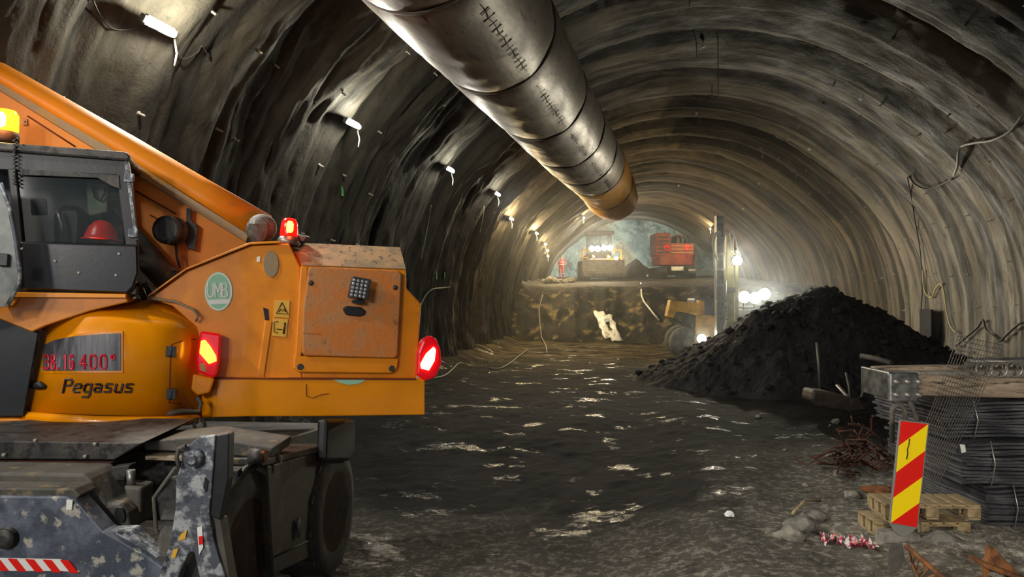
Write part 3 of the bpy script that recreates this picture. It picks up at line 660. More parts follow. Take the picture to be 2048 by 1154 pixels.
part('hinge_strip', M['grey_steel'], [(248, 320), (256, 320), (276, 480), (270, 480)], -.32, .03, .003, cabo)
part('back_wall', M['black'], [(-120, 320), (255, 335), (262, 585), (-120, 575)], .47, .02, 0, cabo)
part('pale_green_case', M['interior_green'], [(172, 366), (212, 368), (214, 424), (176, 432)], .15, .08, .01, cabo, label='pale green box inside the cab')
part('side_glass', M['interior_green'], [(214, 385), (245, 385), (250, 470), (216, 470)], .44, .02, 0, cabo)
MB().tube(spl([(186, 375), (190, 395), (200, 402), (208, 390), (212, 375)], .1), .01, 6).build('cab_cable', M['black'], cabo)
MB().prism(spl([(105, 430), (118, 410), (160, 410), (168, 430), (160, 575), (105, 575)], .0), SY * .3).build('operator_seat', M['black'], cabo, .05)
MB().prism(spl([(60, 395), (92, 398), (94, 430), (62, 430)], -.05), SY * .05).build('display_screen', M['dark_steel'], cabo, .01)
MB().tube(spl([(115, 420), (124, 450), (126, 482)], -.12), .018, 8).build('handrail', M['metal_galv'], cabo)
dr = MB(); o_ = [(-90, 350), (0, 366), (18, 410), (30, 470), (40, 545), (38, 568), (14, 612), (-90, 640)]
part('open_cab_door', M['dirty_glass'], o_, -.78, .02, .004, TH, label='dusty glass door standing open')
MB().tube(spl([(0, 366), (18, 410), (30, 470), (40, 545), (38, 568), (14, 612)], -.78), .016, 8).build('door_edge_frame', M['grey_steel'], TH)
MB().box(sp(8, 520, -.80), (.07, .05, .1), RX).build('door_latch', M['black'], TH, .01)
Pb = sp(8, 286, .15)
ab = MB().lathe(Pb, SZ, [(.10, 0), (.115, .01), (.115, .07), (.10, .1)], 22).build('beacon_base', M['rust'], cabo, label='reddish beacon base')
MB().lathe(Pb, SZ, [(.10, .1), (.105, .12), (.10, .25), (.075, .29), (.02, .295)], 22).build('amber_beacon_lens', M['beacon_amber'], ab, label='lit amber beacon')
MB().lathe(Pb - SY * .08 - SX * .02, SZ, [(.03, .12), (.05, .14), (.05, .22), (.03, .25)], 12).build('beacon_bulb', M['beacon_amber_core'], ab)
light('beacon_light', 'POINT', Pb + SZ * .2 - SY * .2, 7, (1, .55, .12), .05)
MB().tube([sp(30 + 4 * math.sin(k * 1.3), 276 + k * 1.6, -.36 - .012 * math.cos(k * 1.3)) for k in range(60)], .006, 5).build('coiled_cord', M['black'], ab)
HH = MB().lathe(sp(202, 481, -.12), SZ, [(.155, 0), (.16, .012), (.135, .02), (.125, .06), (.10, .12), (.06, .165), (.02, .18)], 24)
HH.build('hard_hat', M['red_plastic'], None, 0, 'red plastic hard hat lying behind the cab window of the telehandler', 'helmet')
pf = part('cab_platform', M['orange'], [(12, 590), (252, 592), (256, 604), (180, 622), (90, 652), (64, 664), (-100, 600)], -.38, .75, .01)
part('platform_flange', M['orange_clean'], [(14, 584), (252, 588), (252, 596), (22, 595)], -.42, .3, .006, pf)
part('platform_bracket', M['orange'], [(22, 596), (38, 596), (26, 612), (12, 614)], -.41, .04, .006, pf)
part('skirt_panel', M['black_panel'], [(-110, 610), (0, 634), (78, 664), (48, 833), (-110, 835)], -.30, .05, .01)
part('step_bar', M['orange'], [(-110, 838), (30, 838), (72, 842), (70, 858), (-110, 853)], -.34, .3, .008)
MB().blob(sp(-2, 872, -.4), (.07, .05, .05), 2).build('step_lamp', M['metal_galv'], TH)

# --- carrier (its own heading)
AV = ray(1170, 700).normalized(); CXn = AV.cross(Vector((0, 0, 1))).normalized(); CZ = CXn.cross(AV).normalized()
CO = pd(545, 1115, 5.8)
def cp(px, py, c=0.0):
    r = ray(px, py); return CAM + r * ((c - (CO - CO).length - (CAM - CO).dot(CXn)) / r.dot(CXn))
def cpl(pts, c): return [cp(x, y, c) for x, y in pts]
def dpl(pts, d): return [pd(x, y, d) for x, y in pts]
tb = MB().prism(cpl([(534, 932), (655, 899), (652, 960), (642, 1104), (547, 1150)], 0), -CXn * .55).build('toolbox', M['toolbox'], TH, .012)
MB().prism(cpl([(530, 918), (657, 888), (656, 900), (532, 932)], .02), -CXn * .62).build('toolbox_lid', M['tan_steel'], tb, .012)
MB().tube(cpl([(548, 1114), (641, 1070)], .004), .007, 5).build('toolbox_seam', M['black'], tb)
MB().tube(cpl([(596, 1036), (597, 1052), (597, 1075)], .02), [.012, .02, .012], 8).build('toolbox_latch', M['metal_galv'], tb)
MB().box(cp(561, 915, .03), (.03, .02, .04)).cyl(cp(561, 915, .03), cp(562, 940, .03), .008, 6).build('lid_clip', M['bolt'], tb)
MB().prism(cpl([(528, 902), (540, 900), (537, 920), (529, 926)], .04), -CXn * .03).build('reflector_tag', M['rust_orange'], tb, label='orange reflector tag')
MB().tube(cpl([(655, 905), (650, 960), (652, 1010), (642, 1068)], .015), .012, 6).build('mud_flap_strap', M['tan_steel'], tb)
ch = MB(); c0 = cp(470, 905, -.35)
def cbox(mb, px, py, c, sx, sy, sz):    # box from a corner: sx inward, sy along the axis, sz downward
    a = cp(px, py, c); R = Matrix((CXn, AV, CZ)).transposed(); return mb.box(a + R @ Vector((-sx / 2, sy / 2, -sz / 2)), (sx, sy, sz), R)
cbox(ch, 470, 905, -.35, 1.5, 2.4, .55)
ch.build('chassis', M['dark_steel'], TH, .02)
def wheel(px, py, c, r, w, label=None):
    o = cp(px, py, c); t = MB().lathe(o, -CXn, [(r * .62, .0), (r * .72, -.015), (r * .93, .0), (r, .05), (r, w - .05), (r * .93, w), (r * .62, w)], 40)
    for k in range(26):
        a = 2 * PI * k / 26; v = CZ * math.cos(a) + AV * math.sin(a); tt = CZ * -math.sin(a) + AV * math.cos(a)
        Rk = Matrix((-CXn, tt, v)).transposed(); t.box(o + v * (r + .008) - CXn * (w * (.3 if k % 2 else .7)), (w * .5, .07, .035), Rk)
    wo = t.build('wheel', M['rubber_light'], TH)
    rm = MB().lathe(o, -CXn, [(r * .62, .0), (r * .6, .05), (r * .5, .07), (r * .3, .05), (r * .28, .02), (r * .1, .01), (.02, .0)], 32).build('wheel_rim', M['rust'], wo, label='brown-red rim')
    for k in range(8):
        a = 2 * PI * k / 8; v = CZ * math.cos(a) + AV * math.sin(a)
        MB().lathe(o + v * r * .38 + CXn * -.045, CXn, [(.02, 0), (.02, .02), (.01, .03)], 8).build('wheel_nut', M['dark_steel'], rm)
    return wo
wheel(497, 1100, -.06, .60, .40); wheel(672, 1022, .04, .60, .38)
far_w = wheel(497, 1100, -2.0, .60, .40)
MB().prism(cpl([(655, 838), (712, 838), (712, 900), (700, 922), (652, 922)], .1), -CXn * .1).build('rear_mud_flap', M['black'], TH, .03)
# fenders and the frame between them
MB().prism(dpl([(285, 884), (400, 874), (545, 896), (540, 918), (400, 905), (290, 900)], 5.75), fh * .5).build('fender_top', M['tan_steel'], TH, .01)
MB().prism(dpl([(290, 912), (400, 914), (532, 922), (532, 930), (400, 924), (290, 920)], 5.7), fh * .4).build('fender_edge', M['weathered_wood'], TH, .006, label='mud-coated edge strip')
MB().tube([pd(*p) for p in ((508, 930, 5.6), (490, 940, 5.5), (474, 965, 5.4), (462, 1010, 5.35), (452, 1050, 5.3), (440, 1072, 5.3))], .03, 8).build('wheel_arch', M['dark_steel'], TH)
MB().cyl(pd(500, 912, 5.6), pd(530, 915, 5.6), .06, 14).build('rubber_buffer', M['dark_steel'], TH)
MB().prism(dpl([(455, 950), (482, 940), (468, 1000), (452, 1062), (438, 1070), (430, 1000)], 5.45), fh * .05).build('inner_fender', M['dark_steel'], TH, .006)
# deck plate and outrigger frame at the near end
MB().prism(dpl([(-150, 880), (285, 886), (228, 920), (-150, 918)], 5.5), fh * .9 + Vector((0, 0, .03))).build('deck_plate', M['dark_steel'], TH, .01)
for x, y in ((5, 911), (68, 882), (188, 889), (168, 914), (97, 935), (175, 936)):
    MB().lathe(pd(x, y, 5.46), fh, [(.006, 0), (.014, .006), (.014, .03)], 8).build('deck_bolt', M['bolt'], TH)
MB().prism(dpl([(-150, 920), (230, 922), (200, 946), (-150, 944)], 5.55), fh * .4).build('lower_beam', M['rust'], TH, .01, label='dark rusty beam')
m_ = MB()
m_.prism(dpl([(-150, 944), (168, 948), (180, 958), (215, 1010), (238, 1008), (254, 1026), (262, 1062), (210, 1064), (148, 984), (-150, 976)], 5.15), fh * .35)
fr_ = m_.build('outrigger_frame', M['tan_steel'], TH, .02)
MB().prism([pd(239 + 10 * math.cos(k * PI / 8) + 3 * math.sin(k * PI / 8), 1030 + 15 * math.sin(k * PI / 8), 5.13) for k in range(16)], fh * .03).build('lifting_hole', M['black'], fr_)
bld = MB().prism(dpl([(-150, 992), (132, 994), (150, 1000), (205, 1062), (290, 1110), (356, 1156), (380, 1215), (-150, 1215)], 4.9), fh * .16).build('outrigger_blade', M['blade'], TH, .01)
MB().prism(dpl([(-150, 976), (148, 978), (160, 992), (150, 1000), (-150, 994)], 4.93), fh * .2).build('blade_top_edge', M['tan_steel'], bld, .01)
MB().prism(dpl([(205, 1062), (262, 1060), (285, 1085), (350, 1130), (375, 1175), (330, 1140)], 4.95), fh * .12).build('link_arm', M['grey_steel'], TH, .01)
MB().prism(dpl([(133, 1000), (145, 1001), (143, 1020), (132, 1019)], 4.885), fh * .01).build('white_tag', M['white'], bld)
MB().lathe(pd(4, 1081, 4.84), fh, [(.03, 0), (.06, .012), (.065, .03), (.04, .035), (.075, .05)], 20).build('pivot_bolt', M['dark_steel'], bld)
for k in range(5):
    x = -20 + k * 35; q = [(x, 1117 + x * .03), (x + 17, 1118 + x * .03), (x + 37, 1143 + x * .03), (x + 20, 1142 + x * .03)]
    MB().prism(dpl(q, 4.885), fh * .008).build('warning_stripe', M['sign_red'] if k % 1 == 0 else M['white'], bld, label='worn red stripe')
MB().prism(dpl([(-30, 1116), (120, 1119), (158, 1144), (120, 1142), (-30, 1142)], 4.892), fh * .01).build('stripe_ground', M['white'], bld, label='white stripe backing')
leg = MB().prism(dpl([(398, 873), (430, 871), (426, 940), (418, 1030), (426, 1075), (436, 1110), (452, 1160), (460, 1215), (410, 1215), (400, 1160), (388, 1105), (378, 1104), (366, 1130), (350, 1170), (340, 1215), (300, 1215), (322, 1140), (340, 1085), (350, 1020), (352, 960), (362, 925), (364, 895), (378, 890)], 4.8), fh * .05).build('stabiliser_leg', M['grey_steel'], TH, .008)
MB().prism(dpl([(429, 871), (458, 866), (456, 960), (440, 1040), (419, 1032)], 4.82), fh * .10).build('leg_side_channel', M['black'], leg, .008)
MB().prism(dpl([(427, 1035), (442, 1042), (452, 1110), (470, 1215), (445, 1215), (436, 1110)], 4.83), fh * .12).build('lower_leg_side', M['tan_steel'], leg, .008)
MB().lathe(pd(382, 921, 4.72), fh, [(.025, 0), (.03, .015), (.032, .03), (.05, .035), (.055, .06), (.06, .08)], 22).build('leg_pin', M['grey_steel'], leg)
MB().tube([pd(*p) for p in ((358, 935, 4.76), (353, 915, 4.76), (357, 898, 4.76), (372, 892, 4.76))], .014, 7).build('leg_shackle', M['tan_steel'], leg)
MB().prism(dpl([(410, 955), (416, 962), (412, 985), (406, 975)], 4.79), fh * .01).build('slot', M['black'], leg)
for q, mt in (([(362, 1068), (374, 1060), (370, 1078), (356, 1082)], 'yellow_sticker'), ([(346, 1100), (356, 1098), (350, 1116), (342, 1116)], 'yellow_sticker'), ([(394, 1055), (404, 1053), (406, 1095), (398, 1110)], 'white'), ([(397, 1073), (405, 1072), (406, 1088), (398, 1090)], 'sign_red')):
    MB().prism(dpl(q, 4.79 if mt != 'sign_red' else 4.785), fh * .008).build('paint_patch', M[mt], leg, label='yellow paint mark' if mt == 'yellow_sticker' else 'worn warning tape')
MB().prism(dpl([(245, 972), (282, 975), (280, 1030), (262, 1026)], 5.3), fh * .2).build('valve_block', M['tan_steel'], TH, .02)
MB().cyl(pd(262, 940, 5.35), pd(262, 975, 5.35), .03, 10).build('valve_rod', M['metal_galv'], TH)
MB().prism(dpl([(222, 935), (260, 930), (248, 962), (220, 960)], 5.4), fh * .1).build('bracket_plate', M['dark_steel'], TH, .005)
MB().prism(dpl([(352, 952), (362, 960), (356, 1075), (335, 1068), (318, 1040), (310, 998), (330, 975), (338, 955)], 5.1), fh * .05).build('mud_shield', M['dark_steel'], TH, .02)
MB().tube([pd(*p) for p in ((352, 935, 5.08), (335, 958, 5.08), (308, 995, 5.08), (312, 1060, 5.08), (320, 1072, 5.08))], .014, 6).build('shield_edge', M['tan_steel'], TH)

# ================================================================== ventilation duct
duct = thing('ventilation_duct', 'huge silver ventilation duct whose open end has yellow lamplight painted in, hanging from the crown', 'duct', (-2.8, 32, 5.3))
DX, DZ = -2.8, 6.3
def duct_c(y): return Vector((DX + .05 * math.sin(y * .35), y, DZ + .04 * math.sin(y * .5 + 1)))
edges = [-6, -2.7, .7, 4.1, 7.5, 10.9, 14.6, 17.6, 20.3, 22.8, 27.0, 31.6]
for k in range(len(edges) - 1):
    a, b = edges[k], edges[k + 1]; last = k == len(edges) - 2; rs = []; n = 64; m = 26
    for i in range(m + 1):
        f = i / m; y = a + (b - a) * f; c = duct_c(y); e = min(f, 1 - f) * (b - a)
        r0 = 1.0 - .05 * math.exp(-e / .16) + (.02 if last else 0)
        ang = np.arange(n) * 2 * PI / n
        wr = .012 * np.sin(ang * 9 + k * 2 + 1.5 * np.sin(y * 3)) * math.exp(-e / .5) + .016 * fbm(np.cos(ang) * 2 + k * 7, y * 1.1 + np.sin(ang) * 2, 200, 3) + .010 * fbm(np.cos(ang) * 3 + 9, y * 4 + np.sin(ang) * 3, 207, 2)
        sag = -.05 * np.maximum(0, np.sin(ang)) * math.sin(PI * f)
        rs.append([c + Vector((math.cos(t), 0, math.sin(t))) * float(r0 + w + s) for t, w, s in zip(ang, wr, sag)])
    inner = [[duct_c(b if j == 0 else a) + (p - duct_c(b if j == 0 else a)) * .985 for p in rs[-1 if j == 0 else 0]] for j in range(2)]
    if last:
        # the open end droops and pinches slightly
        for i in range(m + 1):
            f = i / m; q = max(0, f - .45) / .55
            rs[i] = [duct_c(a + (b - a) * f) + Vector(((p.x - duct_c(a + (b - a) * f).x) * (1 - .05 * q), p.y - (a + (b - a) * f) + .35 * q * (p.z - DZ) - .15 * q, (p.z - DZ) * (1 - .12 * q) + .02 * q)) for p in rs[i]]
    sec = MB().rings(rs, cap=False, sm=True)
    o = sec.build('duct_section', M['duct_lamplit'] if k >= len(edges) - 3 else M['duct'], duct, label='end section with yellow lamplight painted in' if k >= len(edges) - 3 else None)
    if last: MB().rings([[p + (duct_c(b) - p) * .02 for p in rs[-1]], [p + (duct_c(a) - p) * .03 for p in rs[0]]], cap=False, sm=True).build('duct_lining', M['duct_in'], o)
    if not last:
        t = [duct_c(b) + Vector((math.cos(x), 0, math.sin(x))) * .968 for x in np.arange(41) * 2 * PI / 40]
        MB().tube(t, .022, 6, cap=False).build('duct_seam', M['duct_seam'], o)
        sa = math.atan2(-4, 2.8) + .05; st = MB()
        def onr(y, da=0, o=.006): return duct_c(y) + Vector((math.cos(sa + da), 0, math.sin(sa + da))) * (1.0 + o)
        L_ = [onr(a + .4 + (b - a - .8) * i / 14 , .012 * math.sin(i * 2.3)) for i in range(15)]
        st.tube(L_, .006, 5)
        for i in range(1, 14, 1):
            y = a + .4 + (b - a - .8) * i / 14; w = .05 + .04 * ((i * 7) % 5) / 5; st.tube([onr(y, -w), onr(y, w)], .0045, 4)
        if 2 <= k < len(edges) - 3: st.build('stitched_seam', M['duct_seam'], o)
    c = duct_c((a + b) / 2); 
    if k % 2 == 0:
        th = math.acos(max(-1, min(1, (c.x - float(cx(c.y))) / TR))); top = tun(c.y, th, -.1)
        MB().cyl(c + Vector((0, 0, .95)), top, .008, 5).build('hanger_wire', M['wire'], duct)

# ================================================================== ground helpers
def gnd(px, py):
    r = ray(px, py); d = 2.0
    while d < 75:
        P = CAM + r * d
        if P.y < 33 and P.z > .9: d += .1; continue
        h = fz(P.x, P.y) if P.y < 36.5 else -9
        if P.y > 34: h = max(h, bz(P.x, P.y))
        if P.z < h: return P
        d += .03 if d < 25 else .08
    return P
def onfloor(px, d, dz=0):
    P = pd(px, 590, d); return Vector((P.x, P.y, (fz(P.x, P.y) if P.y < 35 else bz(P.x, P.y)) + dz))

# --- black muck heap
hx, hy = np.meshgrid(np.arange(-2.6, 7.0, .06), np.arange(16.0, 24.7, .06), indexing='ij')
def heap_h(x, y):
    xc, yc = 3.45, 21.3
    dx = x - xc; dy = y - yc
    rx = np.where(dx < 0, 4.6, 4.3); ry = np.where(dy < 0, 4.3, 2.9)
    r = np.sqrt((dx / rx) ** 2 + (dy / ry) ** 2) + .07 * fbm(x * .8, y * .8, 301, 3)
    h = 2.75 * np.clip(1.06 - np.sqrt(r * r + .03), -.2, 1) ** 1.0
    h = h + ss(0, .3, h) * (.24 * fbm(x * 1.0, y * 1.0, 311, 6) + .10 * np.abs(fbm(x * 4.5, y * 4.5, 321, 4)))
    return h + np.minimum(floor_h(x, y), .1) - .05
Xh = np.stack([hx, hy, np.where(heap_h(hx, hy) > floor_h(hx, hy) - .15, heap_h(hx, hy), floor_h(hx, hy) - .15)], -1)
hp = grid('muck_heap', Xh, M['dark_rock'], None, smooth=False, label='large black heap of wet muck piled against the right wall', cat='heap')
rk = MB(); rnd = random.Random(3)
for i in range(420):
    a = rnd.uniform(0, 2 * PI); q = rnd.random() ** .6; x = 3.45 + math.cos(a) * q * 5; y = 21 + math.sin(a) * q * 4.0
    if x > 7.2: continue
    r = .035 + .12 * rnd.random() ** 3; rk.blob((x, y, float(heap_h(np.float64(x), np.float64(y))) + r * .3), (r, r * .8, r * .7), i, 1, .5)
rko = rk.build('loose_lumps', M['dark_rock'], None, base=(3.4, 21, 0)); rko.parent = hp; rko['kind'] = 'stuff'

# ================================================================== far machines: local frame (x right, y away, z up)
class FRM:
    def __init__(s, px, py, d, P=None): s.O = P or pd(px, py, d)
    def __call__(s, x, y, z): return s.O + rt * x + fh * y + Vector((0, 0, z))
RF = Matrix((rt, fh, Vector((0, 0, 1)))).transposed()
def fb(f, x0, x1, y0, y1, z0, z1, mb=None):
    return (mb or MB()).box(f((x0 + x1) / 2, (y0 + y1) / 2, (z0 + z1) / 2), (x1 - x0, y1 - y0, z1 - z0), RF)
# --- wheel loader on the bench
O = onfloor(1205, 52); f = FRM(0, 0, 0, O)
T = thing('wheel_loader', 'wheel loader with glaring headlights standing on the bench, beside the worker', 'loader', O)
def prof(f, pts, x0, x1, mb=None): return (mb or MB()).prism([f(x0, y, z) for y, z in pts], rt * (x1 - x0))
prof(f, [(-.9, .15), (-1.4, .2), (-1.5, .45), (-1.0, .6), (-.55, 1.25), (-.6, 1.4), (-.2, 1.2), (-.1, .5), (-.4, .15)], -1.45, 1.45).build('bucket', M['tan_steel'], T, .03)
fb(f, -.9, .9, .2, 2.2, .6, 1.5).build('front_chassis', M['machine_yellow'], T, .08)
for sx in (-1, 1):
    for yy in (.9, 3.9):
        w = MB().lathe(f(sx * 1.35, yy, .75), rt * -sx, [(.45, 0), (.7, .0), (.75, .06), (.75, .5), (.7, .56), (.45, .56)], 24).build('wheel', M['rubber'], T)
        MB().lathe(f(sx * 1.36, yy, .75), rt * -sx, [(.44, 0), (.3, .08), (.05, .1)], 18).build('wheel_rim', M['machine_yellow'], w)
    fb(f, min(sx * .95, sx * 1.4), max(sx * .95, sx * 1.4), .2, 1.6, 1.52, 1.6).build('fender', M['machine_yellow'], T, .03)
    fb(f, min(sx * 1.3, sx * 1.4), max(sx * 1.3, sx * 1.4), .2, .3, 1.1, 2.1).build('fender_post', M['machine_yellow'], T, .02)
    fb(f, min(sx * .7, sx * 1.4), max(sx * .7, sx * 1.4), .25, .35, 2.05, 2.15).build('lamp_arm', M['machine_yellow'], T, .02)
    prof(f, [(-.5, .6), (.2, 1.6), (1.6, 1.9), (1.6, 1.6), (.4, 1.3), (-.4, .5)], sx * .55 - .08, sx * .55 + .08).build('lift_arm', M['machine_yellow'], T, .02)
fb(f, -.9, .9, 2.2, 5.0, .7, 1.9).build('rear_body', M['machine_yellow'], T, .1)
cb = MB()
for x in (-.78, .78):
    for y in (1.5, 2.9): fb(f, x - .05, x + .05, y - .05, y + .05, 1.5, 3.3, cb)
fb(f, -.8, .8, 1.45, 2.95, 1.5, 2.05, cb); fb(f, -.04, .04, 1.48, 1.56, 2.0, 3.3, cb); fb(f, -.32, -.26, 1.48, 1.56, 2.0, 3.3, cb)
cb.build('cab_frame', M['dark_steel'], T, .02)
fb(f, -1.0, 1.0, 1.2, 3.05, 3.3, 3.55).build('cab_roof', M['dark_steel'], T, .05)
fb(f, -.75, .75, 1.5, 1.52, 2.05, 3.3).build('windscreen', M['glass'], T)
def headlamp(T, c, r, strength_mat, power, col=(1, .93, .75), nm='headlight'):
    h = MB().lathe(c + fh * .12, -fh, [(r * .6, 0), (r * 1.1, .04), (r * 1.1, .11), (r * .9, .12)], 16).build(nm, M['dark_steel'], T)
    MB().lathe(c + fh * .02, -fh, [(r * .95, 0), (r * .95, .02), (r * .5, .05), (.001, .06)], 18).build('lit_lens', strength_mat, h)
    if power:
        light('headlight_light', 'SPOT', c - fh * .12, power, col, r * .5, c - fh * 20 + Vector((0, 0, 2.0)), 1.1, .9)
for x in (-.62, -.2, .25, .66): headlamp(T, f(x, 1.1, 2.25 + .06 * (x > 0)), .2, M['head_glow'], 300 if x in (-.62, .66) else 0)
ab = MB().lathe(f(.95, -.1, 1.35), Vector((0, 0, 1)), [(.08, 0), (.1, .05), (.12, .1), (.12, .2), (.08, .26)], 14).build('amber_beacon', M['beacon_amber_core'], T, label='glowing orange beacon')
light('beacon_light', 'POINT', f(.95, -.4, 1.45), 110, (1, .32, .06), .08)
light('face_fill_spot', 'SPOT', f(0, 5.2, 2.3), 5200, (.93, .98, .92), .3, f(.5, 14, 3.0), 2.6, 1)  # unseen spot added behind the loader to brighten the tunnel face
# --- red machine on the bench
O = onfloor(1345, 56); f = FRM(0, 0, 0, O)
T = thing('tracked_excavator', 'red tracked machine seen from behind on the bench, right of the loader', 'excavator', O)
for sx in (-1, 1):
    tr = MB(); R_ = .42; pts = [(y, z) for y, z in ([(-1.4 + R_ * math.cos(a), .42 + R_ * math.sin(a)) for a in np.linspace(PI / 2, 3 * PI / 2, 8)] + [(2.2 + R_ * math.cos(a), .42 + R_ * math.sin(a)) for a in np.linspace(-PI / 2, PI / 2, 8)])]
    prof(f, pts, sx * 1.05 - .28, sx * 1.05 + .28).build('crawler_track', M['black'], T, .03)
fb(f, -.8, .8, -.6, 1.6, .3, .9).build('undercarriage', M['dark_steel'], T, .03)
cw = MB().prism([f(x, y, .95) for x, y in ((-1.45, -.6), (-1.2, -1.2), (-.6, -1.45), (.6, -1.45), (1.2, -1.2), (1.45, -.6), (1.45, .6), (-1.45, .6))], Vector((0, 0, .75))).build('counterweight', M['machine_red'], T, .06)
eb = fb(f, -1.4, 1.4, -1.0, 1.6, 1.7, 2.6).build('engine_hood', M['machine_red'], T, .05)
fb(f, -1.4, -.35, -1.0, 1.6, 2.6, 3.35).build('side_housing', M['machine_red'], eb, .05)
for j in range(5): fb(f, -1.3, -.45, -1.06, -1.0, 1.85 + j * .28, 1.97 + j * .28).build('louvre', M['dark_steel'], eb, .01)
for j in range(3): fb(f, -.3, 1.3, -1.06, -1.0, 1.85 + j * .25, 1.93 + j * .25).build('louvre', M['dusty_orange'], eb, .01)
for x in (-.62, .86): MB().lathe(f(x, -1.0, 2.28), -fh, [(.22, 0), (.25, .04), (.17, .09), (.15, .05)], 18).build('rear_lamp', M['tail_red'], eb)
for i, x in enumerate((-.1, .2, .55, .9)):
    MB().tube([f(x, -.3, 2.6), f(x + .05, -.4, 3.0), f(x + .22, -.3, 3.15), f(x + .35, -.1, 2.9), f(x + .3, 0, 2.6)], .05, 7).build('hydraulic_hose', M['black'], T)
fb(f, .1, .6, -.2, .4, 2.6, 3.1).build('filter_housing', M['black'], T, .05)
fb(f, -.4, .5, -1.5, -1.4, .55, .85).build('white_plate', M['plastic_sheet'], T, .03, label='white plate under the body')
MB().prism([f(x, 1.8, z) for x, z in ((.6, 1.4), (1.1, 1.4), (1.1, 3.4), (.6, 3.4))], fh * 2.5).build('boom', M['machine_red'], T, .05)
# --- yellow machine at the foot of the bench
O = onfloor(1400, 27); f = FRM(0, 0, 0, O)
T = thing('loading_machine', 'small yellow machine with a glaring lamp standing in front of the masts', 'machine', O)
g = lambda x: (x - 1400) / 55.5
h_ = lambda y: (590 - y) / 55.5 + 2.3 - O.z
def fp(pts, y0, t): return MB().prism([f(g(a), y0, h_(b)) for a, b in pts], fh * t)
fp([(1334, 600), (1390, 606), (1391, 628), (1345, 622), (1340, 636), (1327, 632)], -.6, .5).build('lifting_frame', M['machine_yellow'], T, .03)
fp([(1345, 618), (1353, 620), (1352, 640), (1342, 638)], -.55, .3).build('hydraulic_ram', M['tan_steel'], T, .02)
fp([(1390, 600), (1396, 600), (1396, 628), (1390, 628)], -.5, .3).build('frame_post', M['machine_yellow'], T, .01)
fp([(1400, 602), (1406, 602), (1406, 630), (1400, 630)], -.2, .3).build('frame_post', M['machine_yellow'], T, .01)
fp([(1388, 628), (1432, 632), (1434, 700), (1386, 700)], -.3, 1.8).build('body', M['machine_yellow'], T, .05)
fp([(1352, 622), (1392, 630), (1386, 660), (1362, 642)], -.2, 1.0).build('arm_link', M['tan_steel'], T, .04)
fp([(1402, 596), (1450, 596), (1452, 690), (1402, 690)], 1.0, 1.2).build('cab', M['machine_grey'], T, .08)
for x, yy in ((1371, 0), (1382, 1.7), (1425, 0), (1425, 1.7)):
    c = f(g(x), yy, .58); w = MB().lathe(c - rt * .0 - fh * .22, fh, [(.3, 0), (.5, -.01), (.58, .05), (.58, .39), (.5, .45), (.3, .44)], 28).build('wheel', M['rubber_light'], T)
    MB().lathe(c - fh * .23, fh, [(.02, -.02), (.12, 0), (.14, .05), (.3, .04), (.3, .1)], 18).build('wheel_rim', M['tan_steel'], w)
headlamp(T, f(g(1396), -.5, h_(676)), .17, M['head_glow'], 380, (1, .92, .66))
# --- twin mast with floodlight
O = onfloor(1448, 25); f = FRM(0, 0, 0, O); k = 60
T = thing('drilling_mast', 'tall twin steel mast, one grey beam and one olive, rising behind the black heap', 'mast', O)
X_ = lambda x: (x - 1448) / k; Z_ = lambda y: (590 - y) / k + 2.3 - O.z
gb = MB(); 
fb(f, X_(1432), X_(1435), -.1, .2, .05, Z_(431), gb); fb(f, X_(1445), X_(1448), -.1, .2, .05, Z_(431), gb); fb(f, X_(1434), X_(1446), .04, .08, .05, Z_(431), gb)
gb.build('grey_feed_beam', M['mast_grey'], T, .01, label='grey feed beam')
for j in range(9): fb(f, X_(1432), X_(1448), -.13, -.1, .5 + j * .52, .58 + j * .52).build('cross_plate', M['mast_grey'], T)
fb(f, X_(1455), X_(1470), .1, .4, .05, Z_(470)).build('olive_feed_beam', M['mast_olive'], T, .03, label='olive feed beam')
fb(f, X_(1471), X_(1478), .0, .2, .05, Z_(500)).build('olive_guide', M['mast_olive'], T, .02)
MB().cyl(f(X_(1452), 0, .1), f(X_(1452), 0, Z_(560)), .04, 8).build('drill_rod', M['metal_galv'], T)
fb(f, -.7, .9, -.3, .9, 0, .35).build('mast_foot', M['dark_steel'], T, .03)
for pts in (((1430, 600), (1427, 540), (1425, 490), (1429, 470), (1436, 463)), ((1432, 520), (1424, 500), (1424, 478), (1430, 466))):
    MB().tube(cr([tuple(f(X_(a), -.18, Z_(b))) for a, b in pts], 5), .035, 7).build('hydraulic_hose', M['cable_grey'], T)
for pts in (((1460, 505), (1459, 485), (1456, 468), (1462, 463), (1468, 478), (1474, 505)), ((1464, 510), (1463, 488), (1466, 470), (1470, 490), (1472, 515)), ((1450, 640), (1444, 660), (1452, 668), (1446, 680), (1455, 690))):
    MB().tube(cr([tuple(f(X_(a), -.2, Z_(b))) for a, b in pts], 5), .025, 7).build('hydraulic_hose', M['bright_wire'], T)
fb(f, X_(1445), X_(1470), .0, .1, Z_(585), Z_(575)).build('mast_clamp', M['dark_steel'], T, .01)
lb = fb(f, X_(1462), X_(1478), -.25, -.05, Z_(530), Z_(514)).build('floodlight', M['dark_steel'], T, .02)
MB().lathe(f(X_(1470), -.26, Z_(522)), -fh, [(.15, 0), (.15, .03), (.08, .06)], 18).build('lit_lens', M['head_glow'], lb)
light('floodlight_light', 'SPOT', f(X_(1470), -.4, Z_(522)), 800, (1, .95, .78), .1, f(X_(1470), -20, Z_(522)), 2.7, .9)
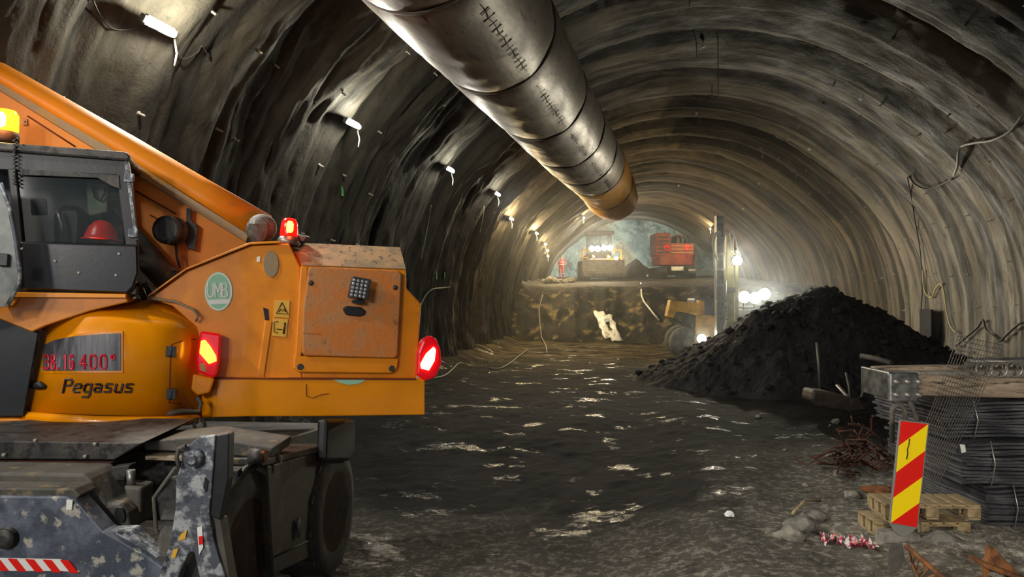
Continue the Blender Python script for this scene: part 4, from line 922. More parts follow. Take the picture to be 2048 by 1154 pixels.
# --- grey-blue machine with work lights, mostly hidden by the heap
O = onfloor(1520, 26.5); f = FRM(0, 0, 0, O); k = 1500 / 26.5
X_ = lambda x: (x - 1520) / k; Z_ = lambda y: (590 - y) / k + 2.3 - O.z
T = thing('drill_rig', 'grey-blue drill rig half hidden behind the black heap with two glaring work lights', 'drill rig', O)
fb(f, X_(1484), X_(1562), 0, 3.5, .6, Z_(616)).build('body', M['machine_grey'], T, .08)
fb(f, X_(1495), X_(1552), .5, 2.6, Z_(616), Z_(600)).build('upper_body', M['machine_grey'], T, .08)
for x in (1484, 1555):
    fb(f, X_(x), X_(x) + .4, -.3, 3.6, 0, .8).build('crawler_track', M['black'], T, .15)
for x, y in ((1488, 594), (1510, 596), (1528, 588)): 
    MB().cyl(f(X_(x), .1, Z_(618)), f(X_(x), .1, Z_(y)), .03, 6).build('lamp_post', M['dark_steel'], T)
    headlamp(T, f(X_(x), -.05, Z_(y)), .21, M['head_glow'], 700 if x != 1510 else 0, (1, .96, .82), 'work_light')
MB().cyl(f(X_(1500), -.04, Z_(640)), f(X_(1530), -.04, Z_(640)), .03, 8).build('handrail', M['metal_galv'], T)
light('right_wall_spot', 'SPOT', f(X_(1560), .5, Z_(600)), 420, (1, .94, .80), .15, f(X_(1760), -4, Z_(520)), 2.6, 1)  # spot added without a lamp body, lights the right wall

# --- the worker
O = onfloor(1123, 59); f = FRM(0, 0, 0, O)
def skin(name, verts, edges, radii, m, parent=None, root=0, sub=2, **kw):
    me = bpy.data.meshes.new(name); org = ORG[parent] if parent else Vector(O)
    me.from_pydata([tuple(v - org) for v in verts], edges, []); me.update()
    o = bpy.data.objects.new(name, me); COL.objects.link(o); ORG[o] = org
    if parent: o.parent = parent; o.location = (0, 0, 0)
    else: o.location = org
    sk = o.modifiers.new('skin', 'SKIN'); sk.use_smooth_shade = True
    for i, r in enumerate(radii):
        d = me.skin_vertices[0].data[i]; d.radius = r if isinstance(r, tuple) else (r, r); d.use_root = (i == root)
    s_ = o.modifiers.new('subd', 'SUBSURF'); s_.levels = sub; s_.render_levels = sub
    me.materials.append(m); tag(o, **kw); return o
V = [f(0, 0, .98), f(0, 0, 1.2), f(0, .01, 1.42), f(0, 0, 1.5), f(0, -.01, 1.58), f(0, -.02, 1.66),          # 0-5 pelvis..head
     f(-.19, 0, 1.42), f(-.27, .02, 1.15), f(-.25, -.12, .95), f(-.24, -.16, .88),                            # 6-9 left arm
     f(.19, 0, 1.42), f(.29, .0, 1.15), f(.2, -.16, 1.05), f(.13, -.2, 1.04),                                   # 10-13 right arm
     f(-.1, 0, .9), f(-.12, -.02, .5), f(-.12, .0, .1), f(-.13, -.14, .05), f(.1, 0, .9), f(.12, -.03, .5), f(.12, .02, .1), f(.14, -.12, .05)]
E = [(0, 1), (1, 2), (2, 3), (3, 4), (4, 5), (2, 6), (6, 7), (7, 8), (8, 9), (2, 10), (10, 11), (11, 12), (12, 13), (0, 14), (14, 15), (15, 16), (16, 17), (0, 18), (18, 19), (19, 20), (20, 21)]
Rr = [(.16, .12), (.16, .12), (.17, .12), .06, .09, .10, .075, .055, .04, .035, .075, .055, .04, .035, .10, .075, .055, .05, .10, .075, .055, .05]
W = skin('person', V, E, Rr, M['suit'], label='worker in red-orange overalls and helmet standing on the bench at the left', cat='person')
hdm = MB().blob(f(0, -.02, 1.64), (.085, .10, .12), 5, 2, .0).build('head', M['skin'], W)
MB().lathe(f(0, -.02, 1.68), Vector((0, 0, 1)), [(.15, 0), (.15, .01), (.13, .02), (.12, .07), (.07, .12), (.01, .135)], 18).build('helmet', M['rust_orange'], W)
for z, r in ((1.12, .185), (1.30, .20)):
    MB().tube([f(r * math.cos(a) * 1.05, r * .82 * math.sin(a), z) for a in np.linspace(0, 2 * PI, 21)], .025, 6, cap=False).build('reflective_band', M['white'], W)
for x in (-.12, .12): MB().tube([f(x + .1 * math.cos(a), -.02 + .1 * math.sin(a), .42) for a in np.linspace(0, 2 * PI, 15)], .02, 6, cap=False).build('reflective_band', M['white'], W)
for sx, hx_, hy_, hz_ in ((-1, -.24, -.18, .84), (1, .11, -.22, 1.03)):
    hb = MB().blob(f(hx_, hy_, hz_), (.035, .045, .05), 3, 2, .0)
    for q in range(5): hb.tube([f(hx_ + (q - 2) * .014, hy_, hz_ - .02), f(hx_ + (q - 2) * .016, hy_ - .02, hz_ - .07 + .012 * abs(q - 2)), f(hx_ + (q - 2) * .014, hy_ - .045, hz_ - .09 + .014 * abs(q - 2))], .008, 5)
    hb.build('hand', M['skin'], W)

# --- on the bench
P = gnd(1195, 648); ps = MB(); rnd = random.Random(12); rs = []
for i in range(9):
    row = []
    for j in range(7):
        q = gnd(1186 + j * 5.5 + 3.5 * i * .9 + rnd.uniform(-2, 2) , 622 + i * 7.5 + rnd.uniform(-2, 2)); row.append(q - fw * (.12 + rnd.uniform(0, .08)))
    rs.append(row)
vs = [p for r in rs for p in r]; fs = [(i * 7 + j, i * 7 + j + 1, (i + 1) * 7 + j + 1, (i + 1) * 7 + j) for i in range(8) for j in range(6) if (i, j) not in ((0, 5), (0, 4), (7, 0), (7, 1), (3, 3), (4, 3))]
o = MB().add(vs, fs, True).build('plastic_sheet', M['plastic_sheet'], None, 0, 'crumpled white sheet lying on the dark rock step', 'sheet')
m2 = o.modifiers.new('solid', 'SOLIDIFY'); m2.thickness = .02
q = [gnd(x, y) - fw * .15 for x, y in ((1281, 566), (1282, 580), (1283, 592), (1287, 603), (1296, 614), (1306, 627), (1317, 640))]
MB().tube(q, .05, 7).build('hose', M['plastic_sheet'], None, 0, 'pale hose running down the dark rock step', 'hose')
bh = MB(); rnd = random.Random(8)
O2 = onfloor(1272, 59)
n_ = 40; vs = []; fs = []
for i in range(n_):
    for j in range(24):
        u = -2.0 + 3.0 * i / (n_ - 1); v = -1 + 2.6 * j / 23; r = math.hypot(u / 2.0, v / 1.3); h = 1.5 * max(-.05, 1 - r) + .15 * float(fbm(u * 1.6, v * 1.6, 410, 4)) * (r < 1)
        vs.append(O2 + rt * u + fh * v + Vector((0, 0, h)))
fs = [(i * 24 + j, i * 24 + j + 1, (i + 1) * 24 + j + 1, (i + 1) * 24 + j) for i in range(n_ - 1) for j in range(23)]
MB().add(vs, fs).build('spoil_heap', M['toolbox'], None, 0, 'brown spoil heap on the bench between the loader and the red machine', 'heap')
for i, (x, y, r) in enumerate(((1100, 556, .35), (1112, 552, .3), (1124, 558, .28), (1138, 556, .3), (1106, 560, .3), (1095, 550, .3))):
    P = onfloor(x, 46 + i * .6); MB().blob(P + Vector((0, 0, r * .3)), (r * 1.3, r, r * .8), i + 60, 2, .5).build('boulder', M['rock'], None, 0, 'pale boulder at the left rim of the bench, below the worker', 'boulder', 'boulders on the bench rim')

# ================================================================== right foreground
def pz(px, py, d): return pd(px, py, d)
def stripe(name, pts, d0, m, parent, t=.004, label=None):
    return MB().prism([sgn(x, y) - fh * d0 for x, y in pts], fh * t).build(name, m, parent, label=label)
SG = pd(1808, 1070, 6.9); sgo = thing('hazard_marker_panel', 'red and yellow diagonally striped marker panel standing tilted on a concrete block', 'sign', SG)
def sgn(x, y): return pd(x, y, 6.9)
brd = MB().prism([sgn(x, y) for x, y in ((1800, 839.5), (1858.5, 846.5), (1835.5, 1056.5), (1778.5, 1047))], fh * .022).build('panel_board', M['sign_back'], sgo, .003)
def B_(x, y): return (1560 + x / 3.26, 800 + y / 3.26)
for q in (((788, 136), (964, 158), (773, 298)), ((944, 331), (758, 470), (738, 636), (926, 502)), ((907, 670), (722, 800), (892, 830))):
    stripe('red_stripe', [B_(*p) for p in q], .004, M['sign_red'], brd, .004, 'red stripe')
for q in (((964, 158), (773, 298), (757, 470), (944, 331)), ((926, 502), (738, 636), (722, 800), (907, 670))):
    stripe('yellow_stripe', [B_(*p) for p in q], .004, M['sign_yellow'], brd, .004, 'yellow stripe')
MB().tube([sgn(*B_(*p)) - fh * .008 for p in ((842, 252), (838, 290), (828, 320), (830, 350), (822, 385))], .005, 5).build('crack', M['black'], brd)
MB().prism([sgn(x, y) + fh * .004 for x, y in ((1780, 1048), (1836, 1056), (1826, 1064), (1812, 1074), (1800, 1072), (1788, 1062))], fh * .014).build('panel_foot', M['sign_back'], sgo, .003)
MB().tube([pd(1838, 1040, 7.0), pd(1843, 1070, 7.0), pd(1842, 1092, 7.0)], .008, 6).build('support_strut', M['wire'], sgo)
def slabq(name, pts, d, t, m, lb, cat, bev=.01, grp=None): return MB().prism([pd(x, y, d) for x, y in pts], fh * t).build(name, m, None, bev, lb, cat, grp)
slabq('concrete_block', [(1764, 1066), (1805, 1063), (1842, 1069), (1846, 1094), (1830, 1101), (1762, 1100)], 6.94, .14, M['concrete'], 'small pale concrete block under the striped marker panel', 'block', .02)
P = pd(1888, 1092, 6.9); MB().blob(P, (.19, .15, .125), 7, 3, .18).build('boulder', M['rock'], None, 0, 'rounded grey boulder right of the striped marker panel', 'boulder')
slabq('bent_steel_plate', [(1781, 1092), (1806, 1088), (1810, 1120), (1800, 1140), (1777, 1150), (1780, 1120)], 6.15, .03, M['tan_steel'], 'bent grey steel plate standing below the striped marker panel', 'plate', .006)
lg_ = thing('lattice_girder', 'orange rusty lattice girder offcut on the ground, below the marker panel', 'girder', pd(1850, 1150, 6.0))
A_, B__ = pd(1812, 1092, 6.25), pd(1900, 1168, 5.75); C_, D_ = pd(1822, 1120, 6.3), pd(1850, 1190, 5.9)
MB().tube([A_, B__], .022, 8).build('chord', M['rust_orange'], lg_)
MB().tube([C_, D_], .014, 8).build('chord', M['rust_orange'], lg_)
MB().tube([C_ + Vector((-.03, -.05, -.1)), pd(1795, 1185, 5.9)], .012, 8).build('chord', M['rust_orange'], lg_)
for k in range(4):
    a = A_.lerp(B__, k / 4 + .06); b = C_.lerp(D_, k / 4 + .1); c = A_.lerp(B__, k / 4 + .25)
    MB().tube([a, b, c], .009, 6).build('lacing_bar', M['rust_orange'], lg_)
cr_ = thing('rusty_angle_frame', 'rusty orange folded steel frame at the bottom right corner', 'frame', pd(2010, 1150, 5.9))
MB().prism([pd(x, y, 6.0) for x, y in ((1979, 1093), (1988, 1095), (2012, 1120), (2040, 1148), (2060, 1180), (2038, 1180), (1990, 1150), (1968, 1128), (1975, 1118))], fh * .05).build('folded_plate', M['rust_orange'], cr_, .008)
MB().prism([pd(x, y, 5.9) for x, y in ((1966, 1126), (1974, 1128), (2060, 1160), (2060, 1168), (1970, 1136))], fh * .2).build('angle_bar', M['rust_orange'], cr_, .004)
MB().prism([pd(x, y, 5.95) for x, y in ((1968, 1130), (1978, 1134), (1978, 1180), (1970, 1180))], fh * .03).build('angle_bar', M['rust_orange'], cr_, .004)
# pallets
def pallet(px0, px1, d, z0, skew, lb):
    a = pd(px0, 590, d); a.z = z0; L = (px1 - px0) / F * d; R = Matrix.Rotation(YAW + skew, 3, 'Z'); ex, ey = R @ Vector((1, 0, 0)), R @ Vector((0, 1, 0))
    t = thing('pallet', lb, 'pallet', a + ex * L / 2 + ey * .35); mb = MB()
    bx_ = lambda x, y, z, sx, sy, sz: MB().box(a + ex * x + ey * y + Vector((0, 0, z)), (sx, sy, sz), R)
    for y in (.05, .20, .35):
        for x in (.06, L / 2, L - .06): bx_(x, y, .075, .12, .09, .08).build('spacer_block', M['wood'], t, .004)
        bx_(L / 2, y, .125, L, .09, .02).build('stringer_board', M['wood'], t, .003)
    for x in (.06, L / 2, L - .06): bx_(x, .20, .022, .11, .40, .02).build('bottom_board', M['wood'], t, .003)
    for k in range(7): bx_(.06 + (L - .12) * k / 6, .20, .146, .105, .40, .02).build('deck_board', M['wood'], t, .003)
    return t
pallet(1752, 1940, 7.12, -.01, .0, 'lower of two wooden pallets lying behind the striped marker panel')
pallet(1768, 1955, 7.16, .155, -.05, 'upper of two wooden pallets lying behind the striped marker panel')
# bundles of steel mesh sheets
def bundle(px, d, z0, z1, w, dep, skew, n, lb):
    a = pd(px, 590, d); a.z = z0; R = Matrix.Rotation(YAW + skew, 3, 'Z'); ex, ey = R @ Vector((1, 0, 0)), R @ Vector((0, 1, 0))
    t = thing('mesh_sheet_bundle', lb, 'bundle', a + ex * w / 2 + ey * dep / 2, 'bundles of steel sheets at the right'); rnd = random.Random(int(z0 * 100))
    for k in range(n):
        jx, jy = rnd.uniform(-.035, .035), rnd.uniform(-.05, .03); h = (z1 - z0) / n; rr_ = []
        for i in range(25):       # wavy sheet, sagging at its edge
            f_ = i / 24; x = f_ * w; sag = .012 * math.sin(x * 4 + k * .4) + .018 * float(fbm(x * 1.5 + k * .15, z0 * 9, 700, 2))
            q = a + ex * (x + jx) + ey * (jy + .02 * math.sin(x * 9 + k)) + Vector((0, 0, k * h + sag))
            rr_.append([q, q + Vector((0, 0, h * .72)), q + ey * dep + Vector((0, 0, h * .72)), q + ey * dep])
        MB().rings(rr_).build('steel_sheet', M['sheet_stack'], t)
    for x in (.25, w * .6):
        MB().tube([a + ex * x - ey * .06, a + ex * (x + .03) - ey * .075 + Vector((0, 0, (z1 - z0) * .5)), a + ex * x - ey * .05 + Vector((0, 0, z1 - z0 + .01))], .006, 5).build('tie_wire', M['bright_wire'], t)
    return t
bundle(1968, 7.45, -.02, .42, 1.6, 1.5, .03, 13, 'lowest bundle of dark steel sheets at the right edge')
bundle(1922, 7.40, .44, .86, 1.7, 1.5, -.02, 12, 'middle bundle of dark steel sheets at the right edge')
bundle(1890, 7.50, .88, 1.24, 1.9, 1.4, .02, 11, 'topmost bundle of dark steel sheets, under the weathered timbers')
MB().prism([pd(x, y, 7.3) for x, y in ((1920, 888), (1930, 890), (1932, 904), (1924, 906))], fh * .01).build('white_tag', M['white'], None, 0, 'small white tag hanging on the middle bundle of steel sheets', 'tag')
# timbers and steel head beam across the bundles
a0 = pd(1782, 590, 7.5); R = Matrix.Rotation(YAW - .02, 3, 'Z'); ex, ey = R @ Vector((1, 0, 0)), R @ Vector((0, 1, 0))
def beam(x0, x1, y, z, wy, hz, m, lb, nm='timber_beam', bev=.02):
    rs = []
    for i in range(17):
        f_ = i / 16; c = a0 + ex * (x0 + (x1 - x0) * f_) + ey * (y + .01 * math.sin(f_ * 9 + y * 7)); z_ = z + .010 * math.sin(f_ * 7 + y * 11)
        rs.append([Vector((c.x, c.y, z_ - 0)) - ey * wy / 2, Vector((c.x, c.y, z_ + hz)) - ey * wy / 2, Vector((c.x, c.y, z_ + hz)) + ey * wy / 2, Vector((c.x, c.y, z_)) + ey * wy / 2])
    return MB().rings(rs).build(nm, m, None, bev, lb, 'beam')
beam(.02, 2.6, .10, 1.28, .17, .20, M['weathered_wood'], 'front weathered beam lying on the steel sheet bundles')
beam(.00, 2.6, .31, 1.30, .18, .22, M['concrete'], 'middle pale beam lying on the steel sheet bundles')
beam(.06, 2.6, .53, 1.29, .18, .25, M['weathered_wood'], 'rear weathered beam lying on the steel sheet bundles')
hb_ = thing('steel_end_bracket', 'scratched steel bracket with bolts on the left beam end', 'bracket', a0 + Vector((0, 0, -1)) * (a0.z - 1.2))
zz = lambda z: Vector((0, 0, z - a0.z))
MB().box(a0 + ex * .10 - ey * .03 + zz(1.38), (.30, .05, .30), R).build('front_plate', M['metal_galv'], hb_, .03, seg=3)
MB().box(a0 + ex * .0 + ey * .3 + zz(1.39), (.04, .7, .28), R).build('end_plate', M['metal_galv'], hb_, .015)
for i, j in ((0, 0), (0, 1), (1, 0), (1, 1), (2, 0), (2, 1)):
    MB().lathe(a0 + ex * (.02 + .11 * i) - ey * .055 + zz(1.31 + .13 * j), -ey, [(.028, 0), (.028, .02), (.012, .022), (.012, .04)], 8).build('bolt', M['bright_wire'], hb_)
sh = [a0 + ex * (.03 + .065 * math.cos(t)) - ey * .08 + zz(1.14 + .07 * math.sin(t)) for t in np.linspace(PI, 0, 9)]
MB().tube([sh[0] - Vector((0, 0, .3))] + sh + [sh[-1] - Vector((0, 0, .3))], .024, 8).build('hanging_u_bolt', M['tan_steel'], hb_)
MB().tube([a0 + ex * (.14 + .02 * i) - ey * .07 + zz(1.26 - .05 * i) for i in range(6)], [.02, .035, .02, .035, .02, .03], 6).build('chain', M['tan_steel'], hb_)
for i, (y, z, r) in enumerate(((.20, 1.585, .032), (.40, 1.60, .034), (.52, 1.605, .03))):
    MB().tube([a0 + ex * (.85 + .15 * i) + ey * y + zz(z), a0 + ex * 1.7 + ey * (y + .02) + zz(z + .004), a0 + ex * 2.7 + ey * y + zz(z)], r, 12).build('steel_pipe', M['metal_galv'] if i == 1 else M['tan_steel'], None, 0, ('front', 'middle', 'rear')[i] + ' thin steel pipe lying on top of the weathered beams', 'pipe')
for i in range(3):
    c = a0 + ex * (.92 + .16 * i) + ey * (.06 + .02 * i) + zz(1.555); t = MB().tube([c + ex * .07 * math.cos(q) + Vector((0, 0, .07 * math.sin(q) + .0)) - ey * .012 * q for q in np.linspace(0, 9, 40)], .008, 6)
    t.build('wire_coil', M['bright_wire'], None, 0, ('left', 'middle', 'right')[i] + ' coil of grey wire on the beam tops, behind the leaning mesh', 'wire')
# leaning strip of welded mesh
ml = thing('wire_mesh_strip', 'narrow strip of grey welded wire mesh leaning against the beams', 'mesh', pd(1870, 1010, 7.15))
T0, T1, B0, B1 = pd(1916, 672, 7.35), pd(2006, 690, 7.35), pd(1808, 950, 6.98), pd(1868, 985, 6.98)
lw = MB(); cw_ = MB()
for i in range(17):
    u = i / 16; lw.tube([T0.lerp(T1, u), T0.lerp(T1, u).lerp(B0.lerp(B1, u), .5) + fh * -.03 + Vector((0, 0, .01 * math.sin(i))), B0.lerp(B1, u)], .0035, 4, cap=False)
for j in range(32):
    v = j / 31; cw_.tube([T0.lerp(B0, v), T1.lerp(B1, v)], .0026, 4, cap=False)
lw.build('long_wires', M['wire'], ml)['kind'] = 'stuff'; cw_.build('cross_wires', M['wire'], ml)['kind'] = 'stuff'
# dark plate standing in for the shaded niche opening; then cables
P = wallpt(1868, 660, .0); n = inward(P); n.z = 0; n.normalize(); tw = Vector((-n.y, n.x, 0))
Rn = Matrix((tw, n, Vector((0, 0, 1)))).transposed()
MB().box(P + n * .22, (1.15, .06, 1.3), Rn).build('niche_stand_in', M['dark_rock'], None, .01, 'dark plate standing in for the shaded niche opening in the right wall', 'plate')
def cable(pts, r, m, lb, nm='cable', off=.1, grp=None): return MB().tube(cr([tuple(wallpt(x, y, off)) for x, y in pts], 5), r, 6).build(nm, m, None, 0, lb, 'cable', grp)
cable([(1845, 540), (1847, 570), (1852, 588), (1862, 595), (1867, 588), (1872, 576), (1882, 568), (1888, 585), (1893, 620), (1900, 650), (1912, 666)], .022, M['cable_yellow'], 'yellowish cable looping down the right wall above the dark niche')
cable([(1836, 700), (1840, 660), (1843, 610), (1844, 560), (1840, 500), (1830, 440), (1815, 355)], .018, M['cable_dark'], 'dark cable running straight down the right wall, left of the niche')
cable([(1912, 692), (1935, 672), (1955, 655), (1966, 640), (1972, 660), (1990, 675), (2000, 682), (2015, 668), (2035, 650), (2046, 645)], .028, M['cable_dark'], 'dark cable sagging in zigzags along the right wall, above the beams')
cable([(2045, 230), (2020, 262), (1985, 280), (1952, 285), (1925, 292), (1917, 305), (1915, 330), (1908, 350)], .03, M['cable_grey'], 'thick cable hanging from the right haunch near the picture edge')
cable([(1818, 352), (1830, 368), (1852, 378), (1880, 370), (1905, 358)], .026, M['cable_dark'], 'dark cable sagging on the right haunch at mid height')
cable([(862, 410), (858, 440), (850, 480), (842, 520)], .012, M['cable_grey'], 'thin pale cable hanging under the third lamp')
cable([(968, 412), (966, 430), (962, 450), (960, 465)], .02, M['cable_grey'], 'thin pale cable hanging under the fourth lamp')
cable([(842, 610), (852, 590), (866, 578), (884, 576), (900, 574)], .018, M['cable_grey'], 'grey cable on the left wall beside the green reflectors')
cable([(186, 0), (200, 30), (222, 55), (248, 60), (270, 55), (290, 45)], .010, M['cable_dark'], 'thin dark cable leading to the nearest lamp', off=.06)
cable([(345, 78), (352, 100), (368, 118), (395, 105), (405, 92), (420, 120)], .010, M['cable_dark'], 'thin dark cable sagging away from the nearest lamp', off=.06)
cable([(930, 700), (945, 690), (960, 692), (968, 688)], .02, M['cable_grey'], 'short grey cable end at the foot of the left wall')
def fcable(pts, r, m, lb): return MB().tube(cr([tuple(gnd(x, y) + Vector((0, 0, r))) for x, y in pts], 5), r, 6).build('cable', m, None, 0, lb, 'cable')
fcable([(868, 758), (890, 752), (905, 740), (918, 728), (930, 730)], .022, M['cable_grey'], 'pale cable on the ground right of the tail light')
fcable([(980, 738), (1000, 738), (1020, 728), (1040, 712), (1055, 702)], .022, M['cable_grey'], 'pale cable along the foot of the left wall')
q = [gnd(x, y) - fw * .1 for x, y in ((1087, 562), (1085, 590), (1078, 618), (1080, 650), (1083, 675), (1092, 692), (1094, 706))]
MB().tube(q, .035, 6).build('cable', M['cable_grey'], None, 0, 'cable hanging down the left end of the rock step', 'cable')

# reflectors and survey targets on the lining
for i, (x, y, lb) in enumerate(((1407, 88, 'high on the crown, right of the duct'), (1724, 194, 'on the upper right haunch, nearest of the right row'), (1393, 225, 'on the crown, lower of the two right of the duct'), (1620, 296, 'on the right haunch, second of the right row'), (1358, 370, 'on the crown above the red machine'), (1487, 417, 'on the right haunch above the masts'), (1520, 366, 'small and dim, on the right haunch above the masts'))):
    P = wallpt(x, y, .05); n = inward(P); t = thing('survey_target', 'white survey target ' + lb, 'target', P, 'survey targets on the lining')
    MB().cyl(P - n * .15, P + n * .03, .012, 6).build('target_pin', M['wire'], t)
    tt = (CAM - P).normalized(); MB().lathe(P + n * .03, tt, [(.05, 0), (.058, .01), (.04, .02), (.001, .022)], 14).build('target_disc', M['white'], t)
for x, y, lb in ((685, 382, 'green reflector strip on the left wall, above the red beacon'), (873, 552, 'left of two green reflector strips on the left wall'), (889, 550, 'right of two green reflector strips on the left wall')):
    P = wallpt(x, y, .05); n = inward(P); Rr_ = Matrix((n.cross(Vector((0, 0, 1))).normalized(), n, Vector((0, 0, 1)))).transposed()
    MB().box(P, (.07, .02, .20), Rr_).build('reflector', M['green_reflector'], None, .005, lb, 'reflector')
# steel bolt heads / drain stubs on the lining
def bolt_at(y, th):
    P = tun(y, th, -.03); n = inward(P); return P, n
proto = None; rnd = random.Random(21); cnt = 0
meb = None
for side, lb, ths, ys_ in (('r', 'small steel stub sticking out of the right wall', np.arange(-.1, 1.05, .16), np.arange(12.5, 36, 1.15)), ('l', 'small steel stub sticking out of the left wall', np.arange(2.2, 3.1, .17), np.arange(5.5, 17, 1.2))):
    for y in ys_:
        for th in ths:
            if rnd.random() < .18: continue
            yy = float(y + rnd.uniform(-.3, .3)); tt = float(th + rnd.uniform(-.035, .035)); P, n = bolt_at(yy, tt)
            if meb is None:
                b = MB().lathe(Vector((0, 0, 0)), Vector((0, 0, 1)), [(.035, -.02), (.035, .03), (.018, .035), (.018, .11), (.006, .12)], 8)
                o = b.build('wall_stub', M['bolt'], None, 0, lb, 'stub', 'steel stubs on the %s wall' % ('right' if side == 'r' else 'left'), base=(0, 0, 0)); meb = o
            else:
                o = meb.copy(); COL.objects.link(o); o['label'] = lb; o['group'] = 'steel stubs on the %s wall' % ('right' if side == 'r' else 'left')
            o.location = P; o.rotation_euler = n.to_track_quat('Z', 'Y').to_euler(); cnt += 1
# short threads of wire hanging from the crown
for x0, y0, y1 in ((1393, 84, 118), (1436, 82, 198), (1424, 170, 196), (1379, 0, 15)):
    P = wallpt(x0, y0, .02); L = (y1 - y0) / F * (P - CAM).dot(fw)
    MB().cyl(P, P - Vector((0, 0, L)), .012, 5).build('hanging_wire', M['cable_grey'], None, 0, 'thin wire hanging from the crown, ' + {1393: 'second from the left', 1436: 'longest of the four', 1424: 'lowest of the four', 1379: 'at the top edge of the picture'}[x0], 'wire')

# ground litter at the right
rnd = random.Random(5)
def stick(x0, y0, d0, x1, y1, d1, r, m, lb, cat='rod', nm='steel_rod'): return MB().tube([pd(x0, y0, d0), pd((x0 + x1) / 2 + rnd.uniform(-2, 2), (y0 + y1) / 2 + rnd.uniform(-2, 2), (d0 + d1) / 2), pd(x1, y1, d1)], r, 6).build(nm, m, None, 0, lb, cat)
stick(1634, 685, 15.5, 1640, 782, 15.5, .03, M['wire'], 'upright thin rod in front of the black heap')
stick(1674, 770, 14.5, 1712, 812, 14.0, .035, M['bright_wire'], 'bright slanting rod left of the beams')
stick(1745, 738, 12.5, 1772, 778, 12.0, .03, M['bright_wire'], 'bright short rod leaning at the left end of the beams')
stick(1745, 740, 12.6, 1722, 795, 12.4, .022, M['wire'], 'dull rod crossing below the bright short rod')
stick(1692, 745, 14.2, 1700, 800, 14.0, .022, M['wire'], 'thin upright rod between the two bright rods')
stick(1722, 712, 13.5, 1782, 726, 13.0, .05, M['tan_steel'], 'brown bar lying on the right slope of the heap')
MB().prism([pd(x, y, 13.6) for x, y in ((1626, 780), (1660, 784), (1722, 800), (1740, 822), (1700, 826), (1640, 815), (1622, 800))], fh * .5 ).build('concrete_slab', M['toolbox'], None, .05, 'brown slab lying at the foot of the heap behind the rods', 'slab')
tg = MB(); c = onfloor(1745, 9.6)
for k in range(46):
    a = rnd.uniform(0, 2 * PI); pts = []; p = c + Vector((rnd.uniform(-.45, .5), rnd.uniform(-.3, .5), rnd.uniform(.0, .35)))
    for j in range(5): pts.append(Vector(p)); p = p + Vector((rnd.uniform(-.22, .22), rnd.uniform(-.15, .15), rnd.uniform(-.14, .16)))
    for q_ in pts: q_.z = max(q_.z, c.z + .01)
    tg.tube(pts, rnd.uniform(.008, .016), 5)
o = tg.build('tangled_rebar', M['rust'], None, 0, 'tangle of rusty bars and wire behind the striped marker panel', 'scrap', kind='stuff')
tp_ = MB(); rs = []
for i in range(50):
    x = 1642 + i * 2.15; P = gnd(x, 1082 + i * .32 + rnd.uniform(-5, 5)); P.z += .015 + rnd.uniform(0, .05); v = Vector((rnd.uniform(-.03, .03), .05 + rnd.uniform(-.03, .04), rnd.uniform(-.03, .04))); rs.append([P - v, P + v])
tp_.rings(rs, cap=False, closed=False)
o = tp_.build('barrier_tape', M['tape_mix'], None, 0, 'crumpled red and white barrier tape on the ground left of the marker panel', 'tape'); m2 = o.modifiers.new('solid', 'SOLIDIFY'); m2.thickness = .006
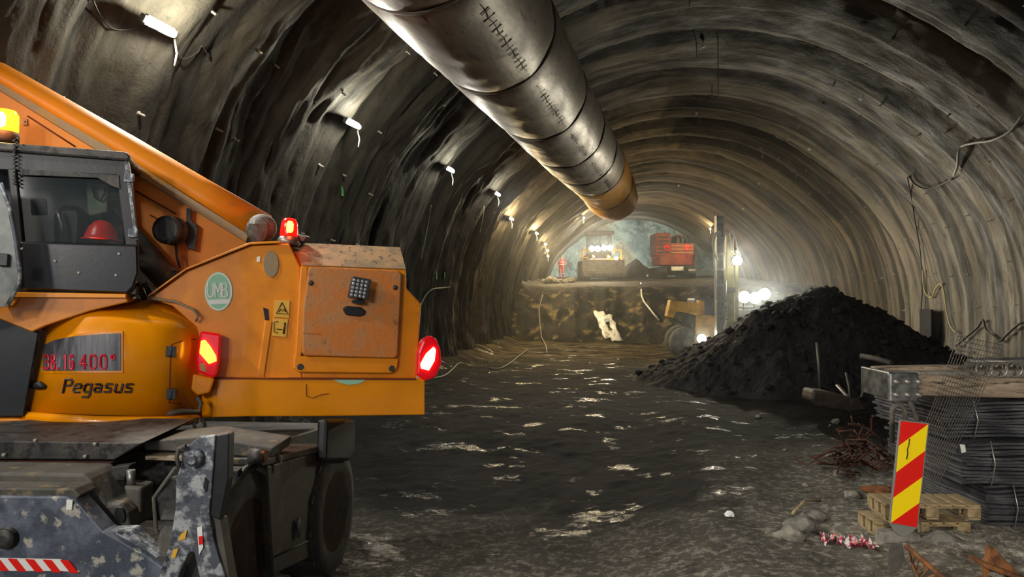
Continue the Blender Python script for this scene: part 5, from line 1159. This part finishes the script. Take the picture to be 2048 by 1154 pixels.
for i, (x, y, rx_, ry_, mt, lb) in enumerate(((1604, 1062, .15, .10, 'rock', 'angular grey lump with a broken branch, left of the barrier tape'), (1578, 1078, .13, .08, 'concrete', 'pale crumbling concrete lump left of the barrier tape'), (1632, 1040, .12, .07, 'rock', 'grey rock just above the barrier tape'), (1460, 1032, .045, .035, 'plastic_sheet', 'small white stone on the wet ground'), (1681, 953, .10, .06, 'concrete', 'pale stone left of the rusty tangle, upper'), (1708, 996, .10, .06, 'concrete', 'pale pointed stone above the pallets, left'), (1668, 918, .12, .08, 'rock', 'brownish stone beside the rusty tangle'), (1760, 985, .17, .05, 'rust_orange', 'flat orange-brown stone behind the pallets'))):
    P = gnd(x, y); MB().blob(P + Vector((0, 0, ry_ * .5)), (rx_, rx_ * .8, ry_), i + 31, 2, .45).build('stone', M[mt], None, 0, lb, 'stone')
MB().tube([gnd(1585, 1050) + Vector((0, 0, .12)), gnd(1610, 1032) + Vector((0, 0, .16)), gnd(1640, 1020) + Vector((0, 0, .1))], .014, 6).build('stick', M['wood'], None, 0, 'thin pale stick lying across the grey lump', 'stick')
protos = [MB().blob((0, 0, 0), (1, .8, .6), 80 + k, 2, .5).build('stone', M['rock' if k % 2 else 'concrete'], None, 0, 'grey stone scattered on the rubble ground at the right', 'stone', 'stones on the rubble ground', base=(0, 0, 0)) for k in range(4)]
for i in range(240):
    if i < 4: o = protos[i]
    else: o = protos[i % 4].copy(); COL.objects.link(o)
    x = rnd.uniform(1.3, 6.2); y = rnd.uniform(4.6, 16) if i % 3 else rnd.uniform(4.6, 8.5)
    if x < 1.8 + .1 * y and rnd.random() < .6: x += 1.6
    r = .018 + .07 * rnd.random() ** 3
    if y > 6.6 and x > 4.0 and y < 9: r = .02
    o.location = (x, y, fz(x, y) + r * .25); o.scale = (r, r, r); o.rotation_euler = (rnd.uniform(-.3, .3), rnd.uniform(-.3, .3), rnd.uniform(0, 6.3))

# dust haze in the working area
hz = MB(); hz.rings([[Vector((float(cx(y)) + 6.7 * math.cos(t), y, TZ + 6.7 * math.sin(t))) for t in np.linspace(-.12, PI + .12, 26)] for y in np.arange(20, 62, 3.0)])
M['haze'] = bpy.data.materials.new('dust_haze'); M['haze'].use_nodes = True
nt = M['haze'].node_tree; nt.nodes.remove(nt.nodes['Principled BSDF']); v = nt.nodes.new('ShaderNodeVolumeScatter')
v.inputs['Color'].default_value = (.93, .97, 1, 1); v.inputs['Density'].default_value = .0034; v.inputs['Anisotropy'].default_value = .75
nt.links.new(v.outputs[0], nt.nodes['Material Output'].inputs['Volume'])
hz.build('dust_haze', M['haze'], None, 0, 'thin dusty haze hanging in the far half of the tunnel', 'haze', kind='stuff')
